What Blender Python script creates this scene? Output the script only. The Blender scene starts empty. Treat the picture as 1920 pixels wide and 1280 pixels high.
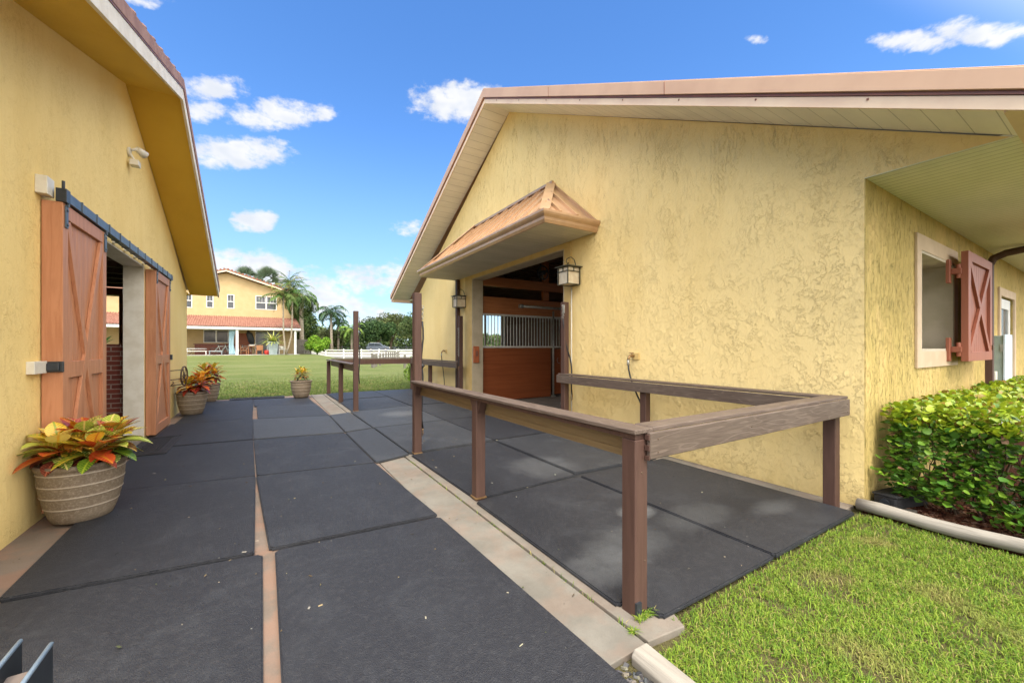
import bpy, math, random
import numpy as np
from mathutils import Vector, Matrix, noise
random.seed(7); rng = np.random.default_rng(7)
R = math.radians; PI = math.pi
S = bpy.context.scene
COL = S.collection

# ------------------------------------------------------------------ materials
def sock(nt, v, inp):
    if isinstance(v, bpy.types.NodeSocket): nt.links.new(v, inp)
    else: inp.default_value = v
class NT:
    def __init__(s, nt): s.nt = nt
    def n(s, t, **k):
        nd = s.nt.nodes.new(t)
        for a, b in k.items(): setattr(nd, a, b)
        return nd
    def math(s, op, a, b=0.0, c=None, clamp=False):
        nd = s.n('ShaderNodeMath', operation=op, use_clamp=clamp)
        sock(s.nt, a, nd.inputs[0]); sock(s.nt, b, nd.inputs[1])
        if c is not None: sock(s.nt, c, nd.inputs[2])
        return nd.outputs[0]
    def mix(s, f, a, b, bt='MIX'):
        nd = s.n('ShaderNodeMix', data_type='RGBA', blend_type=bt)
        sock(s.nt, f, nd.inputs[0])
        for v, i in ((a, nd.inputs[6]), (b, nd.inputs[7])):
            sock(s.nt, v if isinstance(v, bpy.types.NodeSocket) else (*v, 1), i)
        return nd.outputs[2]
    def pos(s): return s.n('ShaderNodeNewGeometry').outputs['Position']
    def obj(s): return s.n('ShaderNodeTexCoord').outputs['Object']
    def scale(s, v, sc):
        nd = s.n('ShaderNodeVectorMath', operation='MULTIPLY'); s.nt.links.new(v, nd.inputs[0]); nd.inputs[1].default_value = sc
        return nd.outputs[0]
    def noise(s, v, sc, det=3, rough=.55, dist=0.0, out='Fac'):
        nd = s.n('ShaderNodeTexNoise'); s.nt.links.new(v, nd.inputs['Vector'])
        nd.inputs['Scale'].default_value = sc; nd.inputs['Detail'].default_value = det
        nd.inputs['Roughness'].default_value = rough; nd.inputs['Distortion'].default_value = dist
        return nd.outputs[out]
    def voro(s, v, sc, feature='F1', rnd=1.0, out='Distance'):
        nd = s.n('ShaderNodeTexVoronoi', feature=feature); s.nt.links.new(v, nd.inputs['Vector'])
        nd.inputs['Scale'].default_value = sc; nd.inputs['Randomness'].default_value = rnd
        return nd.outputs[out]
    def step(s, x, a, b):
        nd = s.n('ShaderNodeMapRange', interpolation_type='SMOOTHSTEP')
        s.nt.links.new(x, nd.inputs[0]); nd.inputs[1].default_value = a; nd.inputs[2].default_value = b
        return nd.outputs[0]
    def sep(s, v):
        nd = s.n('ShaderNodeSeparateXYZ'); s.nt.links.new(v, nd.inputs[0]); return nd.outputs
    def comb(s, x, y, z):
        nd = s.n('ShaderNodeCombineXYZ')
        for i, q in enumerate((x, y, z)): sock(s.nt, q, nd.inputs[i])
        return nd.outputs[0]
    def ramp(s, x, pts):
        nd = s.n('ShaderNodeValToRGB'); s.nt.links.new(x, nd.inputs[0]); e = nd.color_ramp.elements
        while len(e) < len(pts): e.new(.5)
        for q, (p, c) in zip(e, pts): q.position = p; q.color = (*c, 1)
        return nd.outputs[0]
    def bump(s, h, st, d, nrm=None):
        nd = s.n('ShaderNodeBump'); s.nt.links.new(h, nd.inputs['Height'])
        nd.inputs['Strength'].default_value = st; nd.inputs['Distance'].default_value = d
        if nrm is not None: s.nt.links.new(nrm, nd.inputs['Normal'])
        return nd.outputs[0]
def newmat(name, rough=.7, spec=.4, metal=0.0):
    m = bpy.data.materials.new(name); m.use_nodes = True
    t = NT(m.node_tree); b = m.node_tree.nodes['Principled BSDF']
    b.inputs['Roughness'].default_value = rough; b.inputs['Metallic'].default_value = metal
    b.inputs['Specular IOR Level'].default_value = spec
    def col(v): sock(t.nt, v if isinstance(v, bpy.types.NodeSocket) else (*v, 1), b.inputs['Base Color'])
    def nrm(v): t.nt.links.new(v, b.inputs['Normal'])
    return m, t, b, col, nrm
def paint(name, c1, c2=None, sc=3, rough=.6, spec=.4, metal=0.0, bs=0, bd=.002, bsc=60, st=(1, 1, 1), det=4, lo=.35, hi=.65):
    m, t, b, col, nrm = newmat(name, rough, spec, metal)
    p = t.scale(t.obj(), st)
    if c2 is None: c2 = tuple(q*.82 for q in c1)
    f = t.step(t.noise(p, sc, det, .6), lo, hi); col(t.mix(f, c1, c2))
    if bs: nrm(t.bump(t.noise(p, bsc, 4, .6), bs, bd))
    return m
M = {}
# yellow stucco ------------------------------------------------------------
def stucco(name, c, strokes, strength, dist, mildew=0.0, sc=1.0, patchy=.5):
    m, t, b, col, nrm = newmat(name, .85, .25)
    p = t.pos(); q = t.sep(p)
    w = t.noise(p, 2.2*sc, 3, .6, out='Color')
    wv = t.n('ShaderNodeVectorMath', operation='MULTIPLY_ADD'); t.nt.links.new(w, wv.inputs[0]); wv.inputs[1].default_value = (.16, .16, .10); t.nt.links.new(p, wv.inputs[2])
    pv = wv.outputs[0]
    # trowel drags: long vertical islands high up, shorter ragged skips low down
    a1 = t.noise(t.scale(pv, (1, 1, .26)), 11*sc, 6, .68, .3)
    a2 = t.noise(t.scale(pv, (.85, .85, 1.0)), 7.5*sc, 7, .74, .15)
    big = t.noise(p, .8, 3, .6)
    hgt = t.math('ADD', t.math('MULTIPLY', q[2], .20), t.math('MULTIPLY', big, 1.3))
    vm = t.step(hgt, .75, 1.75) if strokes == 'mixed' else t.math('ADD', t.math('MULTIPLY', big, 0), strokes)
    r1 = t.math('ADD', t.step(a1, .50, .545), t.math('MULTIPLY', a1, .5)); r2 = t.math('ADD', t.step(a2, .50, .545), t.math('MULTIPLY', a2, .6))
    mx = t.n('ShaderNodeMix', data_type='FLOAT'); sock(t.nt, vm, mx.inputs[0]); sock(t.nt, r2, mx.inputs[2]); sock(t.nt, r1, mx.inputs[3])
    mask = t.step(t.noise(t.scale(p, (1, 1, .6)), 2.1, 5, .7), .42, .60)
    mask = t.math('ADD', t.math('MULTIPLY', mask, patchy), 1-patchy)
    h = t.math('MULTIPLY', mx.outputs[0], mask)
    fine = t.noise(p, 110, 4, .7); mid = t.noise(t.scale(pv, (1, 1, .38)), 19, 6, .74)
    hh = t.math('ADD', h, t.math('ADD', t.math('MULTIPLY', fine, .14), t.math('MULTIPLY', mid, 1.0)))
    nrm(t.bump(hh, strength, dist))
    stain = t.step(t.noise(t.scale(p, (1, 1, .35)), 1.1, 4, .6), .38, .75)
    cc = t.mix(stain, c, tuple(x*y for x, y in zip(c, (.94, .91, .84))))
    lip = t.math('MULTIPLY', t.step(t.math('ABSOLUTE', t.math('SUBTRACT', mx.outputs[0], .62)), .30, .0), .0)
    cc = t.mix(t.math('MULTIPLY', lip, mask), cc, tuple(x*.66 for x in c))
    # splash dirt near the ground
    low = t.math('MULTIPLY', t.step(t.math('ADD', q[2], t.math('MULTIPLY', mid, .25)), .42, .12), .35)
    cc = t.mix(low, cc, (.36, .27, .10))
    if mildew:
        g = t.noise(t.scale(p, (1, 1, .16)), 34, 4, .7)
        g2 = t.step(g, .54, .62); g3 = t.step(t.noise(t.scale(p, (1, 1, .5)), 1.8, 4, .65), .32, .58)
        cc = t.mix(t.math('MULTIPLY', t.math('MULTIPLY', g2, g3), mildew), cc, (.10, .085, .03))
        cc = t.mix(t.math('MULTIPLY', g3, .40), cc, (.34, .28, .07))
    col(cc); return m
YEL = (.86, .66, .30)
M['stucco_right'] = stucco('stucco_right', YEL, 'mixed', .70, .012, patchy=.75)
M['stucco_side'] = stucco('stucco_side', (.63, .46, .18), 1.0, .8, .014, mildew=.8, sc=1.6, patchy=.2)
M['stucco_left'] = stucco('stucco_left', (.87, .665, .28), .6, .55, .010, patchy=.7)
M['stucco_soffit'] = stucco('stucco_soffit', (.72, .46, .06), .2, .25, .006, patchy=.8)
M['house_wall'] = paint('house_wall', (.50, .37, .20), (.46, .34, .175), 2, .85, .2)
def grooves(name, c, axis, period, width, slope=1.0, dark=.35, rough=.55, stain=None, bd=.01):
    m, t, b, col, nrm = newmat(name, rough, .4)
    p = t.pos(); q = t.sep(p)
    x = t.math('DIVIDE', t.math('MULTIPLY', q[axis], slope), period)
    fr = t.math('FRACT', t.math('ADD', x, 100))
    g = t.math('LESS_THAN', fr, width)
    n = t.step(t.noise(t.scale(p, (.5, 1.5, 1)), 2.2, 4, .6), .35, .7)
    cc = t.mix(t.math('MULTIPLY', n, .5), c, stain or tuple(k*.8 for k in c))
    col(t.mix(t.math('MULTIPLY', g, 1-dark), cc, tuple(k*.35 for k in c)))
    nrm(t.bump(t.math('ADD', t.math('SUBTRACT', 1, g), t.math('MULTIPLY', fr, .25)), .8, bd)); return m
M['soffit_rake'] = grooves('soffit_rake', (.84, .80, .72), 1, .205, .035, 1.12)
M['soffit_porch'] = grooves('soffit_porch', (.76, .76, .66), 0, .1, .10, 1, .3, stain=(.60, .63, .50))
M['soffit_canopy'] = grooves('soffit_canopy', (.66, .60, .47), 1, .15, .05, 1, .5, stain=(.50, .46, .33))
M['fascia'] = paint('fascia', (.78, .60, .42), (.70, .51, .36), 2, .45, .5)
M['fascia_brown'] = paint('fascia_brown', (.26, .10, .06), (.20, .08, .05), 3, .45, .5)
M['tile_mauve'] = paint('tile_mauve', (.36, .215, .17), (.27, .15, .12), 4, .7, .3, bs=.4)
M['grille_paint'] = paint('grille_paint', (.66, .62, .54), (.58, .54, .46), 9, .45, .4)
M['roof_copper'] = paint('roof_copper', (.62, .40, .25), (.56, .35, .22), 1.5, .38, .5, .15)
M['canopy_copper'] = paint('canopy_copper', (.55, .36, .22), (.49, .31, .18), 4, .34, .6, .4)
M['white_trim'] = paint('white_trim', (.80, .74, .62), (.70, .63, .50), 5, .5, .4)
M['beige_trim'] = paint('beige_trim', (.50, .41, .28), (.44, .36, .24), 4, .7, .3, bs=.4, bsc=40)
M['yellow_trim'] = paint('yellow_trim', (.66, .48, .20), (.60, .42, .16), 4, .75, .3, bs=.4, bsc=40)
M['window_trim'] = paint('window_trim', (.58, .44, .30), (.52, .39, .26), 4, .7, .3, bs=.3, bsc=50)
M['reveal'] = paint('reveal', (.52, .46, .36), (.45, .40, .30), 3, .8, .3, bs=.3, bsc=50)
def wood(name, c1, c2, st=(1, 1, .08), sc=22, rough=.55, bs=.3, bd=.003, cont=.5):
    m, t, b, col, nrm = newmat(name, rough, .35)
    p = t.scale(t.obj(), st)
    n = t.noise(p, sc, 5, .65, .6); n2 = t.noise(t.obj(), 1.7, 3, .6)
    f = t.math('MULTIPLY', t.step(n, .35, .68), cont)
    cc = t.mix(f, c1, c2); cc = t.mix(t.math('MULTIPLY', t.step(n2, .4, .7), .35), cc, tuple(q*.8 for q in c1))
    col(cc); nrm(t.bump(n, bs, bd)); return m
M['door_paint'] = wood('door_paint', (.54, .245, .125), (.41, .165, .075), cont=.8, rough=.5)
M['door_edge'] = wood('door_edge', (.56, .17, .045), (.46, .13, .03), cont=.6, rough=.5)
M['shutter_paint'] = wood('shutter_paint', (.31, .105, .06), (.22, .07, .04), cont=.5, rough=.5)
M['rail_post'] = wood('rail_post', (.088, .046, .034), (.058, .029, .021), cont=.7, rough=.6, bs=.4)
M['stall_wood'] = wood('stall_wood', (.30, .085, .030), (.21, .055, .018), st=(.12, .12, 2.4), sc=5, rough=.35, cont=.8, bs=.15)
M['beam_wood'] = wood('beam_wood', (.46, .17, .06), (.32, .11, .035), st=(.15, .15, 2), sc=8, rough=.5, cont=.8)
M['dark_wood'] = wood('dark_wood', (.22, .13, .08), (.14, .085, .055), rough=.8)
M['log_grey'] = wood('log_grey', (.33, .30, .255), (.20, .18, .15), st=(1, .07, 1), sc=26, rough=.8, bs=.8, bd=.006, cont=.8)
def composite(name, axis):
    m, t, b, col, nrm = newmat(name, .55, .35)
    p = t.obj(); st = [9, 9, 9]; st[axis] = 1.1
    base = t.scale(p, tuple(st))
    w = t.noise(base, 1.0, 2, .5)
    rings = t.math('FRACT', t.math('MULTIPLY', w, 11))
    r = t.step(t.math('ABSOLUTE', t.math('SUBTRACT', rings, .5)), .30, .5)
    st2 = [140, 140, 140]; st2[axis] = 5
    f = t.noise(t.scale(p, tuple(st2)), 1, 3, .6)
    v = t.math('ADD', t.math('MULTIPLY', r, .40), t.math('MULTIPLY', t.step(f, .3, .7), .5), clamp=True)
    wear = t.step(t.noise(p, 2.5, 3, .6), .4, .7)
    cc = t.mix(v, (.075, .052, .040), (.165, .122, .095)); cc = t.mix(t.math('MULTIPLY', wear, .3), cc, (.15, .115, .09))
    col(cc); nrm(t.bump(t.math('SUBTRACT', f, r), .35, .002)); return m
M['comp_x'] = composite('comp_x', 0); M['comp_y'] = composite('comp_y', 1)
M['comp_back'] = wood('comp_back', (.23, .155, .075), (.16, .105, .05), st=(1, .1, 1), sc=30, rough=.6)
# concrete, rubber, soil ------------------------------------------------------
def concrete(name, c1, c2, pink=0.0, bs=.5):
    m, t, b, col, nrm = newmat(name, .85, .3)
    p = t.pos(); n = t.noise(p, 2.3, 6, .65); s = t.noise(p, 90, 3, .7)
    cc = t.mix(t.step(n, .3, .7), c1, c2)
    cc = t.mix(t.math('MULTIPLY', t.step(s, .5, .75), .35), cc, tuple(q*.6 for q in c1))
    cr = t.math('SUBTRACT', 1, t.step(t.voro(t.scale(p, (1, 1, 1)), 1.6, 'DISTANCE_TO_EDGE'), 0, .012))
    cc = t.mix(t.math('MULTIPLY', cr, .0), cc, (.12, .1, .08))
    if pink: cc = t.mix(t.math('MULTIPLY', t.step(t.noise(p, 3.1, 4, .6), .42, .6), pink), cc, (.27, .15, .10))
    col(cc); nrm(t.bump(t.math('ADD', s, n), bs, .003)); return m
M['concrete'] = concrete('concrete', (.215, .195, .165), (.15, .135, .11), .15)
M['concrete_left'] = concrete('concrete_left', (.19, .15, .12), (.145, .115, .09), .5)
M['gutter_concrete'] = concrete('gutter_concrete', (.215, .20, .17), (.15, .138, .115), .2)
M['patio_concrete'] = concrete('patio_concrete', (.55, .53, .49), (.47, .45, .41))
def rubber():
    m, t, b, col, nrm = newmat('rubber', .62, .38)
    p = t.pos(); info = t.sep(t.n('ShaderNodeObjectInfo').outputs['Color'])[0]
    peb = t.voro(p, 170, 'F1'); f = t.noise(p, 60, 4, .7)
    dust = t.step(t.noise(t.scale(p, (1, 1, 1)), 2.3, 7, .72, .9), .46, .72)
    sc = t.noise(t.scale(p, (6, .8, 1)), 2.6, 5, .7, 1.2); scr = t.step(sc, .66, .8)
    lvl = t.math('ADD', .22, t.math('MULTIPLY', info, .75))
    cc = t.mix(t.math('MULTIPLY', dust, lvl), (.0135, .0145, .0195), (.062, .067, .076))
    cc = t.mix(t.math('MULTIPLY', t.step(info, .2, 1.0), .75), cc, (.062, .067, .074))
    cc = t.mix(t.math('MULTIPLY', scr, .18), cc, (.13, .125, .12))
    tw = t.step(t.noise(t.scale(p, (1, 5, 1)), 7, 6, .75, 2.0), .64, .70); cc = t.mix(t.math('MULTIPLY', tw, .45), cc, (.12, .12, .118))
    gr = t.noise(p, 260, 2, .8); cc = t.mix(t.math('MULTIPLY', t.step(gr, .45, .75), .45), cc, (.075, .077, .084)); cc = t.mix(t.math('MULTIPLY', t.step(gr, .5, .25), .5), cc, (.008, .008, .010))
    mot = t.noise(p, 26, 5, .75); cc = t.mix(t.math('MULTIPLY', t.step(mot, .45, .7), .35), cc, (.055, .055, .058))
    fl = t.voro(p, 42, 'F1'); fs = t.math('LESS_THAN', fl, .07); fm = t.step(t.noise(p, 2.4, 3, .6), .5, .66)
    cc = t.mix(t.math('MULTIPLY', t.math('MULTIPLY', fs, fm), .7), cc, (.22, .23, .23))
    lit = t.math('MULTIPLY', t.math('LESS_THAN', t.voro(p, 5.5, 'F1'), .022), .8); cc = t.mix(lit, cc, (.26, .25, .22))
    # chalky dust where the mats are washed
    q = t.sep(p)
    def spot(x0, y0, rx, ry):
        d = t.math('ADD', t.math('POWER', t.math('DIVIDE', t.math('SUBTRACT', q[0], x0), rx), 2), t.math('POWER', t.math('DIVIDE', t.math('SUBTRACT', q[1], y0), ry), 2))
        return t.math('SUBTRACT', 1, t.step(t.math('ADD', d, t.math('MULTIPLY', t.noise(p, 5, 4, .7), 1.2)), .4, 1.7))
    for a, c in ((spot(2.85, 2.45, .22, .16), .62), (spot(2.35, 2.1, .5, .3), .28), (spot(2.0, 1.95, .35, .28), .30), (spot(4.0, 1.85, .35, .16), .22), (spot(2.95, 4.0, .5, .55), .22), (spot(2.6, 8.9, .5, .5), .30), (spot(3.2, 2.1, .5, .25), .22)):
        cc = t.mix(t.math('MULTIPLY', a, c), cc, (.21, .215, .215))
    col(cc); b.inputs['Roughness'].default_value = .58
    nrm(t.bump(t.math('ADD', t.math('MULTIPLY', peb, .8), f), .8, .005)); return m
M['rubber'] = rubber()
M['black_rubber'] = paint('black_rubber', (.018, .018, .02), (.03, .03, .032), 8, .55, .4, bs=.3)
M['black_metal'] = paint('black_metal', (.02, .024, .03), (.032, .036, .042), 8, .4, .5)
M['track_metal'] = paint('track_metal', (.10, .125, .15), (.07, .09, .11), 8, .4, .5, .4)
M['galv'] = paint('galv', (.45, .44, .40), (.36, .35, .31), 12, .42, .5, .5)
M['brass'] = paint('brass', (.35, .22, .10), (.22, .13, .06), 20, .45, .5, .6)
M['iron'] = paint('iron', (.13, .085, .055), (.07, .045, .03), 14, .6, .4, .3)
M['lead_glass'] = paint('lead_glass', (.66, .58, .42), (.58, .47, .32), 10, .3, .5)
M['lamp_metal'] = paint('lamp_metal', (.12, .11, .075), (.08, .075, .05), 10, .5, .5, .4)
M['plastic_white'] = paint('plastic_white', (.74, .70, .60), (.66, .62, .52), 6, .4, .5)
M['glass_bulb'] = paint('glass_bulb', (.62, .60, .54), (.5, .48, .44), 10, .12, .6)
M['box_green'] = paint('box_green', (.34, .40, .36), (.27, .33, .30), 3, .5, .4)
M['box_white'] = paint('box_white', (.60, .68, .76), (.52, .60, .68), 3, .45, .4)
M['orange_box'] = paint('orange_box', (.42, .12, .045), None, 8, .5)
M['blue_steel'] = paint('blue_steel', (.018, .024, .032), (.028, .036, .045), 7, .45, .5, .3, bs=.1)
M['steel_edge'] = paint('steel_edge', (.30, .40, .50), (.24, .33, .42), 9, .35, .5, .3)
M['plank_grey'] = wood('plank_grey', (.20, .16, .135), (.14, .115, .10), st=(1, .1, 1))
def pot_mat():
    m, t, b, col, nrm = newmat('pot_resin', .6, .35)
    p = t.obj(); q = t.sep(p)
    n = t.noise(p, 60, 4, .7); n2 = t.noise(p, 4, 4, .6)
    band = t.math('FRACT', t.math('DIVIDE', t.math('ADD', q[2], .012), .098))
    ln = t.math('LESS_THAN', t.math('ABSOLUTE', t.math('SUBTRACT', band, .5)), .055)
    ln = t.math('MULTIPLY', ln, t.math('MULTIPLY', t.math('LESS_THAN', q[2], .46), t.math('GREATER_THAN', q[2], .07)))
    cc = t.mix(t.step(n, .42, .75), (.165, .125, .085), (.30, .24, .175))
    cc = t.mix(t.math('MULTIPLY', t.step(n2, .45, .7), .4), cc, (.25, .20, .145))
    col(t.mix(t.math('MULTIPLY', ln, .75), cc, (.46, .39, .31))); nrm(t.bump(n, .3, .002)); return m
M['pot'] = pot_mat()
M['soil'] = paint('soil', (.05, .03, .02), (.09, .055, .035), 30, .95, .1, bs=1, bsc=40, bd=.02)
def brick():
    m, t, b, col, nrm = newmat('brick', .8, .3)
    p = t.pos(); q = t.sep(p)
    v = t.comb(q[0], q[2], 0)
    nd = t.n('ShaderNodeTexBrick'); t.nt.links.new(v, nd.inputs['Vector'])
    nd.inputs['Color1'].default_value = (.17, .035, .02, 1); nd.inputs['Color2'].default_value = (.115, .025, .016, 1)
    nd.inputs['Mortar'].default_value = (.27, .19, .15, 1); nd.inputs['Scale'].default_value = 1
    nd.inputs['Mortar Size'].default_value = .008; nd.inputs['Brick Width'].default_value = .23; nd.inputs['Row Height'].default_value = .076
    n = t.noise(p, 30, 4, .7)
    col(t.mix(t.math('MULTIPLY', t.step(n, .4, .7), .4), nd.outputs['Color'], (.10, .04, .025)))
    nrm(t.bump(t.math('SUBTRACT', t.math('MULTIPLY', n, .2), nd.outputs['Fac']), .8, .006)); return m
M['brick'] = brick()
def tiles():
    m, t, b, col, nrm = newmat('barrel_tiles', .75, .3)
    p = t.pos(); q = t.sep(p); n = t.noise(p, 2.5, 3, .6); n2 = t.noise(t.scale(p, (4.5, 3, 3)), 1, 0)
    row = t.math('FRACT', t.math('ADD', t.math('DIVIDE', q[2], .135), 40)); ln = t.step(row, .25, .0)
    cc = t.mix(t.step(n2, .35, .65), (.25, .115, .08), (.31, .16, .115))
    cc = t.mix(t.math('MULTIPLY', t.step(n, .4, .7), .4), cc, (.22, .09, .06))
    col(t.mix(t.math('MULTIPLY', ln, .45), cc, (.17, .065, .04))); return m
M['tiles'] = tiles()
def foliage(name, rough=.45, trans=.25, sheen=.4):
    m, t, b, col, nrm = newmat(name, rough, sheen)
    at = t.n('ShaderNodeAttribute', attribute_name='Col').outputs['Color']
    col(at); b.inputs['Subsurface Weight'].default_value = 0
    if trans:
        tr = t.n('ShaderNodeBsdfTranslucent'); t.nt.links.new(at, tr.inputs[0])
        mx = t.n('ShaderNodeMixShader'); mx.inputs[0].default_value = trans
        t.nt.links.new(b.outputs[0], mx.inputs[1]); t.nt.links.new(tr.outputs[0], mx.inputs[2])
        t.nt.links.new(mx.outputs[0], t.nt.nodes['Material Output'].inputs[0])
    return m
M['leaf'] = foliage('leaf', .42, .25)
M['leaf_far'] = foliage('leaf_far', .7, .15, .2)
M['grass_blade'] = foliage('grass_blade', .6, .3, .2)
def croton_mat():
    m, t, b, col, nrm = newmat('croton_leaf', .28, .5)
    at = t.n('ShaderNodeAttribute', attribute_name='Col').outputs['Color']
    ve = t.n('ShaderNodeAttribute', attribute_name='Vein').outputs['Color']
    uv = t.n('ShaderNodeUVMap', uv_map='UVMap').outputs[0]; q = t.sep(uv)
    ax = t.math('ABSOLUTE', t.math('SUBTRACT', q[0], .5))
    mid = t.step(ax, .07, .03)
    side = t.math('FRACT', t.math('SUBTRACT', t.math('MULTIPLY', q[1], 9), t.math('MULTIPLY', ax, 4.5)))
    sv = t.step(t.math('ABSOLUTE', t.math('SUBTRACT', side, .5)), .22, .10)
    blot = t.step(t.noise(t.scale(uv, (3, 7, 1)), 1.6, 3, .6), .42, .58)
    f = t.math('MAXIMUM', mid, t.math('MULTIPLY', sv, t.math('ADD', .45, t.math('MULTIPLY', blot, .55))))
    cc = t.mix(f, at, ve); col(cc)
    tr = t.n('ShaderNodeBsdfTranslucent'); t.nt.links.new(cc, tr.inputs[0])
    mx = t.n('ShaderNodeMixShader'); mx.inputs[0].default_value = .2
    t.nt.links.new(b.outputs[0], mx.inputs[1]); t.nt.links.new(tr.outputs[0], mx.inputs[2])
    t.nt.links.new(mx.outputs[0], t.nt.nodes['Material Output'].inputs[0])
    return m
M['croton'] = croton_mat()
M['stem'] = paint('stem', (.16, .11, .07), (.10, .07, .045), 30, .8, .2, bs=.5)
M['palm_trunk'] = paint('palm_trunk', (.36, .31, .24), (.22, .18, .13), 5, .85, .2, st=(.3, .3, 4), bs=.5, bsc=8, bd=.02)
M['trunk'] = paint('trunk', (.10, .075, .05), (.06, .045, .03), 8, .9, .2)
def lawn_mat():
    m, t, b, col, nrm = newmat('lawn_grass', .9, .1)
    p = t.pos(); q = t.sep(p)
    a = t.noise(p, .35, 5, .6); bb = t.noise(p, 4.5, 5, .7); f = t.noise(t.scale(p, (1, 1, 1)), 55, 3, .8)
    cc = t.mix(t.step(a, .35, .65), (.105, .140, .036), (.140, .165, .05))
    strip = t.noise(t.scale(p, (.12, 1.1, 1)), 1.2, 4, .7); cc = t.mix(t.math('MULTIPLY', t.step(strip, .45, .62), .55), cc, (.20, .215, .095))
    cc = t.mix(t.math('MULTIPLY', t.step(bb, .45, .72), .55), cc, (.19, .18, .08))
    cc = t.mix(t.math('MULTIPLY', t.step(f, .5, .72), .6), cc, (.055, .08, .018))
    near = t.step(q[1], 2.2, 1.6)
    soil = t.mix(t.step(f, .35, .65), (.11, .085, .045), (.15, .13, .055))
    cc = t.mix(t.math('MULTIPLY', near, .85), cc, soil)
    col(cc); nrm(t.bump(t.math('ADD', f, bb), .9, .05)); return m
M['lawn'] = lawn_mat()
M['sand'] = paint('sand', (.25, .24, .21), (.20, .19, .165), .6, .95, .1)
M['mulch_ground'] = paint('mulch_ground', (.075, .025, .014), (.035, .014, .009), 25, .95, .1, bs=1, bsc=40, bd=.02)
M['chips'] = foliage('chips', .9, 0, .1)
M['gravel'] = foliage('gravel', .75, 0, .3)
M['car_paint'] = paint('car_paint', (.10, .12, .15), (.11, .13, .16), 3, .25, .6, .3)
M['car_glass'] = paint('car_glass', (.03, .04, .05), None, 3, .08, .7)
M['white_paint'] = paint('white_paint', (.78, .78, .76), (.70, .70, .68), 3, .6, .3)
M['grey_wood'] = wood('grey_wood', (.17, .155, .13), (.12, .105, .09), rough=.85)
M['window_glass'] = paint('window_glass', (.045, .05, .06), (.09, .095, .10), 1.2, .12, .6)
M['blind'] = paint('blind', (.24, .25, .27), (.18, .19, .21), 3, .6, .3)
M['curtain'] = paint('curtain', (.36, .50, .55), (.28, .42, .47), 3, .9, .1, st=(6, 6, .3))
M['zinc'] = paint('zinc', (.34, .39, .40), (.27, .32, .33), 3, .6, .3)
M['wicker'] = wood('wicker', (.36, .17, .08), (.22, .10, .05), rough=.8)
M['red_plastic'] = paint('red_plastic', (.55, .03, .015), None, 3, .4, .5)
M['cloth'] = paint('cloth', (.66, .64, .56), (.58, .56, .5), 6, .9, .2)

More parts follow.
